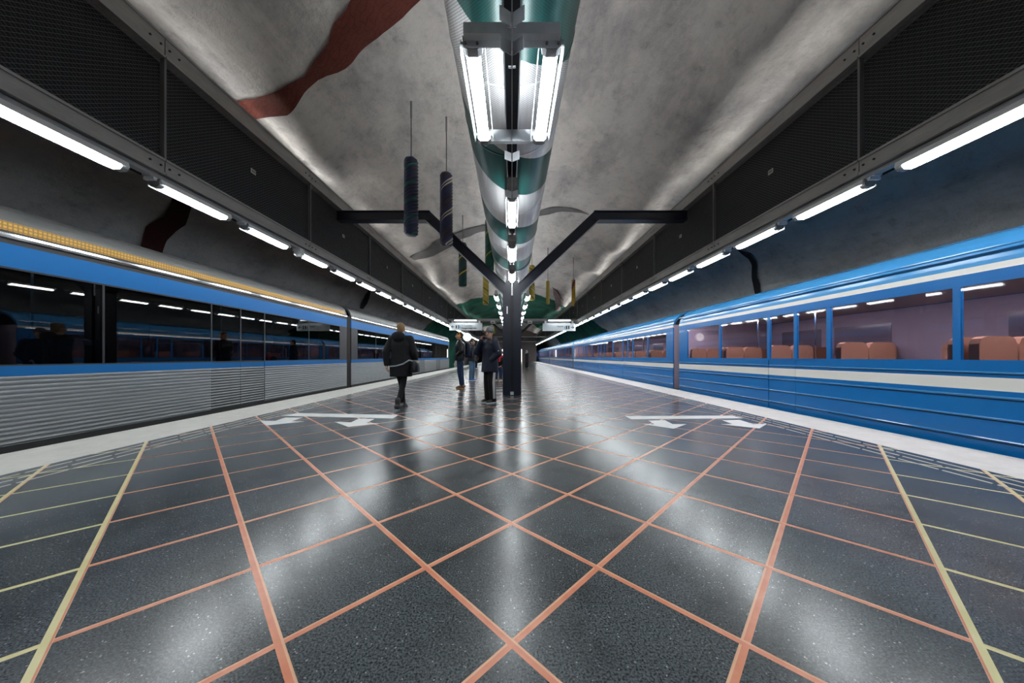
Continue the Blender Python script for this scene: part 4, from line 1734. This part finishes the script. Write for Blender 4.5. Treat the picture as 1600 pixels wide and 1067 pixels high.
def person(label, loc, rz, sc, spec):
    o = thing('person', label, 'person', loc, rz, group='people on the platform')
    o.scale = (sc, sc, sc)
    j = dict(hipL=V(-0.09, 0, 0.92), hipR=V(0.09, 0, 0.92), kneeL=V(-0.10, 0.01, 0.50), kneeR=V(0.10, 0.01, 0.50), ankL=V(-0.10, -0.02, 0.085), ankR=V(0.10, -0.02, 0.085),
             shL=V(-0.185, 0, 1.41), shR=V(0.185, 0, 1.41), elL=V(-0.24, -0.02, 1.13), elR=V(0.24, -0.02, 1.13), wrL=V(-0.23, 0.08, 0.90), wrR=V(0.23, 0.08, 0.90),
             pel=V(0, 0, 0.95), wst=V(0, 0, 1.10), chest=V(0, 0.0, 1.28), neck=V(0, -0.01, 1.46), head=V(0, 0.02, 1.625))
    j.update(spec.get('j', {}))
    hr = spec.get('head_rot', 0.0)
    R = Rz(hr) @ Matrix.Rotation(spec.get('head_pitch', 0.0), 3, 'X')
    hd = spec.get('hands', {})

    def body(g):
        g.cap(j['pel'], j['wst'], 0.125, 0.115, 14)
        g.cap(j['wst'], j['chest'], 0.115, 0.125, 14)
        g.cap(j['chest'] + V(-0.06, 0, 0), j['chest'] + V(0.06, 0, 0), 0.11, 0.11, 14)
        g.cap(j['shL'], j['shR'], 0.06, 0.06, 12)
        g.cap(j['chest'], j['neck'], 0.10, 0.06, 12)
        g.cap(j['neck'], j['head'] + V(0, -0.015, -0.06), 0.055, 0.052, 12)
        head_prims(g, j['head'], R)
        for s in 'LR':
            g.cap(j['hip' + s], j['knee' + s], 0.082, 0.055)
            g.cap(j['knee' + s], j['ank' + s], 0.054, 0.038)
            f = spec.get('foot' + s, V(0, 1, 0))
            g.cap(j['ank' + s] + V(0, 0, -0.04), j['ank' + s] + f * 0.15 + V(0, 0, -0.055), 0.036, 0.028)
            g.cap(j['sh' + s], j['el' + s], 0.048, 0.040)
            g.cap(j['el' + s], j['wr' + s], 0.039, 0.026)
            d = (j['wr' + s] - j['el' + s]).normalized()
            dd, nn, th, cu = hd.get(s, (d, V(1 if s == 'L' else -1, 0, 0), 1 if s == 'L' else -1, 0.45))
            hand(g, j['wr' + s], dd, nn, th, cu)
    blob('body', body, 'skin', o, spec.get('voxel', 0.0085), 3)
    for s in (-1, 1):
        e = MB().ell(j['head'] + R @ V(s * 0.032, 0.083, 0.0), (0.014, 0.008, 0.008), R, 10, 6)
        e.build('eye', 'eye_dark', o, smooth=True)
    MB().ell(j['head'] + R @ V(0, 0.096, -0.058), (0.020, 0.006, 0.006), R, 10, 6).build('mouth', 'lip', o, smooth=True)

    # trousers or tights
    tr, tw = spec['trousers'], spec.get('leg_w', (0.105, 0.085, 0.078))

    def trous(g):
        g.cap(j['hipL'], j['hipR'], 0.108, 0.108, 14)
        g.cap(j['pel'], j['wst'], 0.118, 0.118, 14)
        for s in 'LR':
            g.cap(j['hip' + s], j['knee' + s], tw[0], tw[1])
            a = j['ank' + s] + (j['knee' + s] - j['ank' + s]) * spec.get('cuff', 0.02)
            g.cap(j['knee' + s], a, tw[1], tw[2])
    blob('trousers', trous, tr, o, 0.014, 5)

    # shoes
    for s in 'LR':
        f = spec.get('foot' + s, V(0, 1, 0)).normalized()
        a = j['ank' + s]
        sl = spec.get('sole', 'shoe_sole')
        heel = a - f * 0.055
        toe = a + f * 0.185
        lift = spec.get('lift' + s, 0.0)

        def shoe(g):
            zt = lift
            g.cap(V(heel.x, heel.y, a.z - 0.035), V((a + f * 0.03).x, (a + f * 0.03).y, a.z - 0.035), 0.045, 0.048)
            g.cap(V(a.x, a.y, a.z - 0.03), V(a.x, a.y, a.z + spec.get('boot', 0.02)), 0.05, 0.052)
            g.cap(V((a + f * 0.02).x, (a + f * 0.02).y, a.z - 0.035), V((toe - f * 0.04).x, (toe - f * 0.04).y, a.z - 0.05), 0.05, 0.036)
        sh = blob('shoe', shoe, spec['shoes'], o, 0.010, 3)
        so = MB()
        pts = []
        sdv = V(-f.y, f.x, 0)
        for t, w in ((-0.30, 0.030), (-0.26, 0.042), (0.2, 0.046), (0.7, 0.050), (0.92, 0.040), (1.0, 0.022)):
            pts.append((t, w))
        left = [heel + (toe - heel) * max(0, (t + 0.3) / 1.3) + sdv * w for t, w in pts]
        right = [heel + (toe - heel) * max(0, (t + 0.3) / 1.3) - sdv * w for t, w in pts]
        q = [(p.x, p.y) for p in right] + [(p.x, p.y) for p in left[::-1]]
        so.prism(q, a.z - 0.085, a.z - 0.062, 0, 'z')
        so.build('sole', sl, sh)

    # coat or jacket
    hem, flare = spec['hem'], spec.get('flare', 0.19)
    cm = spec['coat']
    th = spec.get('puff', 0.0)

    def coat(g):
        c = j['chest']
        w = j['wst']
        p = j['pel']
        hz = hem
        base = V(p.x, p.y, hz)
        g.rings([ring((base.x, base.y + 0.01, hz), flare + 0.02, flare * 0.80 + th), ring((p.x, p.y, max(p.z, hz + 0.05)), flare + 0.015 + th, 0.145 + th), ring((w.x, w.y, w.z), 0.175 + th, 0.14 + th),
                 ring((c.x, c.y, c.z), 0.195 + th, 0.145 + th), ring((c.x, c.y - 0.005, c.z + 0.10), 0.19 + th * 0.6, 0.125 + th * 0.6), ring((c.x, c.y - 0.01, c.z + 0.18), 0.10, 0.085)])
        g.cap(j['shL'], j['shR'], 0.078 + th * 0.5, 0.078 + th * 0.5)
        for s in 'LR':
            g.cap(j['sh' + s], j['el' + s], 0.076 + th, 0.066 + th)
            e = j['wr' + s] + (j['el' + s] - j['wr' + s]) * 0.06
            g.cap(j['el' + s], e, 0.064 + th, 0.050 + th * 0.7)
        # collar
        n0 = j['neck']
        g.rings([ring((n0.x, n0.y, n0.z - 0.06), 0.105, 0.095), ring((n0.x, n0.y + 0.005, n0.z + spec.get('collar', 0.03)), 0.083, 0.085)])
        if spec.get('hood'):
            g.ell(n0 + R @ V(0, -0.125, 0.0), (0.14, 0.085, 0.10), R)
            g.cap(n0 + R @ V(-0.10, -0.05, 0.0), n0 + R @ V(-0.06, 0.05, -0.04), 0.038, 0.03)
            g.cap(n0 + R @ V(0.10, -0.05, 0.0), n0 + R @ V(0.06, 0.05, -0.04), 0.038, 0.03)
    blob(spec.get('coat_name', 'coat'), coat, cm, o, 0.013, 4)

    # hair, hat
    H = j['head']
    if spec.get('hair'):
        def hair(g):
            g.ell(H + R @ V(0, -0.020, 0.034), (0.082, 0.098, 0.094), R)
            g.ell(H + R @ V(0, -0.055, -0.02), (0.070, 0.055, 0.075), R)
            if spec.get('long_hair'):
                g.cap(H + R @ V(0, -0.05, 0.0), H + R @ V(0, -0.075, -0.16), 0.085, 0.07)
        blob('hair', hair, spec['hair'], o, 0.011, 3)
    if spec.get('beanie'):
        def hat(g):
            g.ell(H + R @ V(0, -0.020, 0.058), (0.090, 0.106, 0.090), R)
            g.rings([[H + R @ V(*p) for p in ring((0, -0.014, 0.022), 0.087, 0.106)], [H + R @ V(*p) for p in ring((0, -0.018, 0.075), 0.091, 0.106)]])
        blob('beanie', hat, spec['beanie'], o, 0.010, 2)
        MB().rings([[H + R @ V(*p) for p in ring((0, -0.013, z), 0.092 + d, 0.110 + d, 28)] for z, d in ((0.026, 0), (0.028, 0.004), (0.060, 0.004), (0.065, 0))]).build('beanie_cuff', spec['beanie'], o, smooth=True)
    return o, j, R


# the man on the phone: turned towards the left track, face to the camera
S1 = 1.685 / 1.74
p1, j1, R1 = person('person in navy hooded parka and grey beanie holding a phone to the ear', (-0.50, 7.36, 0), radians(128), S1, dict(
    coat='navy_parka', hem=0.72, flare=0.20, puff=0.018, hood=True, collar=0.04, trousers='black_cloth', leg_w=(0.105, 0.09, 0.082), shoes='black_shoe', beanie='grey_knit',
    head_rot=radians(24), head_pitch=radians(3),
    j=dict(elR=V(0.27, 0.20, 1.19), wrR=V(0.125, 0.175, 1.455), elL=V(-0.27, -0.05, 1.15), wrL=V(-0.17, 0.08, 1.0), kneeL=V(-0.085, 0.02, 0.50), kneeR=V(0.085, 0.02, 0.50),
           ankL=V(-0.09, -0.02, 0.085), ankR=V(0.09, 0.0, 0.085)),
    hands={'R': (V(-0.18, -0.35, 1), V(-1, -0.2, 0.1), 1, 0.6), 'L': (V(0.3, 0.0, -1), V(1, 0, 0), 1, 0.3)}))
for s in (-1, 1):
    pts0 = V(s * 0.105, 0.0, 0)
    g = MB()
    for q in (-0.022, 0.0, 0.022):
        a = V(s * (0.09 + 0.104), 0.0 + q, 0.82)
        b = V(s * (0.085 + 0.092), 0.02 + q, 0.50)
        c = V(s * (0.09 + 0.084), -0.0 + q, 0.12)
        g.cap(a, b, 0.0085, 0.0085, 6)
        g.cap(b, c, 0.0085, 0.0085, 6)
    g.build('side_stripe', 'stripe_white', p1)
MB().cap(V(-0.326, -0.012, 1.215), V(-0.326, -0.004, 1.215), 0.012, 0.012, 8).build('sleeve_badge', 'sign_white', p1)
# phone
Hp = j1['head']
M1 = Matrix.Translation((-0.50, 7.36, 0)) @ Matrix.Rotation(radians(128), 4, 'Z') @ Matrix.Diagonal((S1, S1, S1, 1))
ph = tag(MB().box(-0.005, 0.005, -0.033, 0.033, -0.066, 0.066).build('phone', 'phone_case'), 'small dark purple phone held at the ear of the person in the beanie', 'phone')
ph.location = M1 @ (j1['wrR'] + V(-0.050, -0.060, 0.100))
ph.rotation_euler = (radians(20), radians(-8), radians(146))

# man with headphones and backpack
S2 = 1.86 / 1.74
p2, j2, R2 = person('person in black padded leather jacket and jeans with orange headphones facing left', (-1.72, 10.67, 0), radians(98), S2, dict(
    coat='black_leather', coat_name='jacket', hem=0.85, flare=0.185, puff=0.006, collar=0.05, trousers='blue_denim', leg_w=(0.098, 0.075, 0.064), cuff=0.10, shoes='brown_boot', boot=0.05, sole='tan_boot', hair='brown_hair',
    j=dict(elL=V(-0.27, -0.07, 1.15), wrL=V(-0.165, 0.07, 1.02), elR=V(0.27, -0.07, 1.15), wrR=V(0.165, 0.07, 1.02), kneeL=V(-0.09, 0.01, 0.5), kneeR=V(0.09, -0.04, 0.5), ankL=V(-0.10, -0.06, 0.085), ankR=V(0.09, -0.08, 0.085)),
    hands={'L': (V(0.4, 0.05, -1), V(1, 0, 0), 1, 0.2), 'R': (V(-0.4, 0.05, -1), V(-1, 0, 0), -1, 0.2)}))
hp = MB()
H2 = j2['head']
n_ = 14
for k in range(n_):
    a0, a1 = pi * k / n_, pi * (k + 1) / n_
    hp.cap(H2 + V(0.094 * cos(a0), -0.01, 0.02 + 0.105 * sin(a0)), H2 + V(0.094 * cos(a1), -0.01, 0.02 + 0.105 * sin(a1)), 0.013, 0.013, 8)
hpo = hp.build('headphone_band', 'orange_plastic', p2, smooth=True)
for s in (-1, 1):
    MB().ell(H2 + V(s * 0.095, -0.008, -0.012), (0.026, 0.042, 0.048)).build('ear_cup', 'orange_plastic', p2, smooth=True)
# quilting ridges on the sleeves
for s, e, w in (('shL', 'elL', 'wrL'), ('shR', 'elR', 'wrR')):
    for k in range(6):
        t = 0.12 + 0.15 * k
        p_ = j2[s].lerp(j2[e], t)
        d_ = (j2[e] - j2[s]).normalized()
        r_ = 0.082 - 0.012 * t
        a_ = d_.orthogonal().normalized()
        b_ = d_.cross(a_)
        MB().rings([[p_ + d_ * dz + (a_ * cos(2 * pi * q / 16) + b_ * sin(2 * pi * q / 16)) * (r_ + dr) for q in range(16)] for dz, dr in ((-0.02, -0.012), (-0.008, 0.003), (0.008, 0.003), (0.02, -0.012))]).build('sleeve_quilt', 'black_leather', p2, smooth=True)
M2 = Matrix.Translation((-1.72, 10.67, 0)) @ Matrix.Rotation(radians(98), 4, 'Z') @ Matrix.Diagonal((S2, S2, S2, 1))
bp = thing('backpack', 'dark navy backpack on the back of the person with orange headphones', 'bag', M2 @ V(0, -0.24, 0.95), radians(98))


def bag(g):
    g.rings([ring((0, 0, 0.0), 0.13, 0.08), ring((0, -0.015, 0.06), 0.155, 0.105), ring((0, -0.02, 0.26), 0.155, 0.105), ring((0, 0.0, 0.44), 0.13, 0.085), ring((0, 0.02, 0.5), 0.07, 0.04)])


blob('bag_body', bag, 'navy_bag', bp, 0.014, 4)
blob('front_pocket', lambda g: g.rings([ring((0, -0.12, 0.05), 0.10, 0.035), ring((0, -0.135, 0.12), 0.11, 0.04), ring((0, -0.12, 0.24), 0.10, 0.03)]), 'navy_bag', bp, 0.012, 3)
for s in (-1, 1):
    g = MB()
    pts = [V(s * 0.10, 0.03, 0.47), V(s * 0.12, 0.14, 0.55), V(s * 0.13, 0.32, 0.50), V(s * 0.14, 0.385, 0.36), V(s * 0.15, 0.34, 0.20), V(s * 0.15, 0.14, 0.08), V(s * 0.13, 0.03, 0.06)]
    for a, b in zip(pts, pts[1:]):
        g.cap(a, b, 0.02, 0.02, 8)
    g.build('shoulder_strap', 'navy_bag', bp, smooth=True)

# man facing right in pale jeans
p3, j3, R3 = person('person in dark jacket, pale jeans and blue trainers facing right', (-1.74, 14.07, 0), radians(-112), 1.78 / 1.74, dict(
    coat='black_coat', coat_name='jacket', hem=0.83, flare=0.20, puff=0.008, collar=0.06, trousers='pale_denim', leg_w=(0.10, 0.08, 0.07), shoes='blue_shoe', hair='black_hair', voxel=0.011,
    hands={'L': (V(0.4, 0.0, -1), V(1, 0, 0), 1, 0.2), 'R': (V(-0.4, 0.0, -1), V(-1, 0, 0), -1, 0.2)},
    j=dict(elL=V(-0.28, -0.06, 1.14), wrL=V(-0.175, 0.07, 1.02), elR=V(0.28, -0.06, 1.14), wrR=V(0.175, 0.07, 1.02))))
# dark figure farther off
p4, j4, R4 = person('person in long dark coat and brown shoes standing far behind the pale jeans', (-3.15, 28.3, 0), radians(-60), 1.02, dict(
    coat='black_coat', hem=0.55, flare=0.19, trousers='black_cloth', shoes='brown_boot', hair='black_hair', voxel=0.013))
# seated behind the column
BX, BYY = -0.10, 14.42
bench = thing('platform_bench', 'wooden bench on the platform mostly hidden behind the nearest column', 'bench', (BX, BYY, 0))
for k in range(4):
    MB().box(-0.7, 0.34, -0.22 + k * 0.115, -0.22 + k * 0.115 + 0.10, 0.40, 0.44).build('seat_slat', 'bench_wood', bench)
for y_ in (-0.60, 0.24):
    MB().box(y_ - 0.03, y_ + 0.03, -0.2, 0.22, 0, 0.40).build('bench_leg', 'black_steel', bench)
p5, j5, R5 = person('seated person in jeans and tan boots with a red scarf behind the column', (-0.47, BYY, 0), radians(165), 0.98, dict(
    coat='black_coat', coat_name='jacket', hem=0.44, flare=0.18, collar=0.05, trousers='blue_denim', leg_w=(0.098, 0.08, 0.07), shoes='tan_boot', hair='black_hair', boot=0.05, voxel=0.011,
    j=dict(hipL=V(-0.09, 0, 0.54), hipR=V(0.09, 0, 0.54), kneeL=V(-0.10, 0.43, 0.53), kneeR=V(0.10, 0.43, 0.53), ankL=V(-0.10, 0.42, 0.085), ankR=V(0.10, 0.48, 0.085), pel=V(0, 0, 0.57), wst=V(0, 0.02, 0.72),
           chest=V(0, 0.05, 0.90), neck=V(0, 0.06, 1.07), head=V(0, 0.10, 1.23), shL=V(-0.185, 0.05, 1.03), shR=V(0.185, 0.05, 1.03), elL=V(-0.22, 0.12, 0.77), elR=V(0.22, 0.12, 0.77), wrL=V(-0.10, 0.30, 0.66), wrR=V(0.10, 0.30, 0.66))))
blob('scarf', lambda g: (g.rings([ring((0, 0.07, 1.03), 0.115, 0.11), ring((0, 0.08, 1.13), 0.10, 0.10)]), g.cap(V(0.02, 0.17, 1.07), V(0.03, 0.21, 0.86), 0.05, 0.04)), 'red_scarf', p5, 0.014, 3)
# woman with headscarf
p6, j6, R6 = person('person in pale headscarf and long dark coat looking down at their hands', (1.37, 30.0, 0), radians(-62), 1.63 / 1.74, dict(
    coat='purple_coat', hem=0.52, flare=0.21, puff=0.01, trousers='black_cloth', leg_w=(0.12, 0.11, 0.11), shoes='black_shoe', voxel=0.013, head_pitch=radians(-20),
    j=dict(elL=V(-0.24, 0.02, 1.14), wrL=V(-0.06, 0.26, 1.20), elR=V(0.24, 0.02, 1.14), wrR=V(0.06, 0.26, 1.20))))
H6 = j6['head']
blob('headscarf', lambda g: (g.ell(H6 + V(0, -0.035, 0.03), (0.098, 0.098, 0.108)), g.cap(H6 + V(0, -0.03, -0.06), H6 + V(0, -0.02, -0.17), 0.095, 0.125)), 'grey_scarf', p6, 0.014, 3)
# walker with the handbag, seen from behind
S7 = 1.72 / 1.74
X7, Y7 = -2.21, 6.43
p7, j7, R7 = person('person in short black coat and black tights walking away on the left', (X7, Y7, 0), radians(-4), S7, dict(
    coat='black_coat', hem=0.66, flare=0.20, puff=0.006, collar=0.04, hood=True, trousers='black_cloth', leg_w=(0.088, 0.060, 0.046), shoes='black_shoe', sole='black_shoe', boot=0.09, hair='light_hair', cuff=0.0,
    j=dict(kneeL=V(-0.055, 0.16, 0.50), ankL=V(-0.045, 0.22, 0.085), kneeR=V(0.055, -0.02, 0.50), ankR=V(0.035, -0.24, 0.13), hipL=V(-0.085, 0.02, 0.92), hipR=V(0.085, -0.01, 0.92),
           elL=V(-0.26, -0.12, 1.15), wrL=V(-0.25, -0.10, 0.90), elR=V(0.26, 0.02, 1.14), wrR=V(0.25, 0.16, 0.94))))
M7 = Matrix.Translation((X7, Y7, 0)) @ Matrix.Rotation(radians(-4), 4, 'Z')
hb = thing('shoulder_bag', 'black shoulder bag with pale strap at the hip of the walker in black', 'bag', M7 @ V(0.30, -0.02, 0.74), radians(-4))
blob('bag_body', lambda g: g.rings([ring((0, 0, 0), 0.065, 0.15), ring((0, 0, 0.05), 0.075, 0.165), ring((0, 0, 0.20), 0.06, 0.15), ring((0, 0, 0.24), 0.03, 0.12)]), 'black_leather', hb, 0.012, 3)
g = MB()
pts = [V(0, -0.13, 0.22), V(-0.06, -0.16, 0.24), V(-0.16, -0.20, 0.17), V(-0.30, -0.20, 0.13), V(-0.42, -0.19, 0.12)]
for a, b in zip(pts, pts[1:]):
    g.cap(a, b, 0.012, 0.012, 8)
g.build('bag_strap', 'grey_scarf', hb, smooth=True)
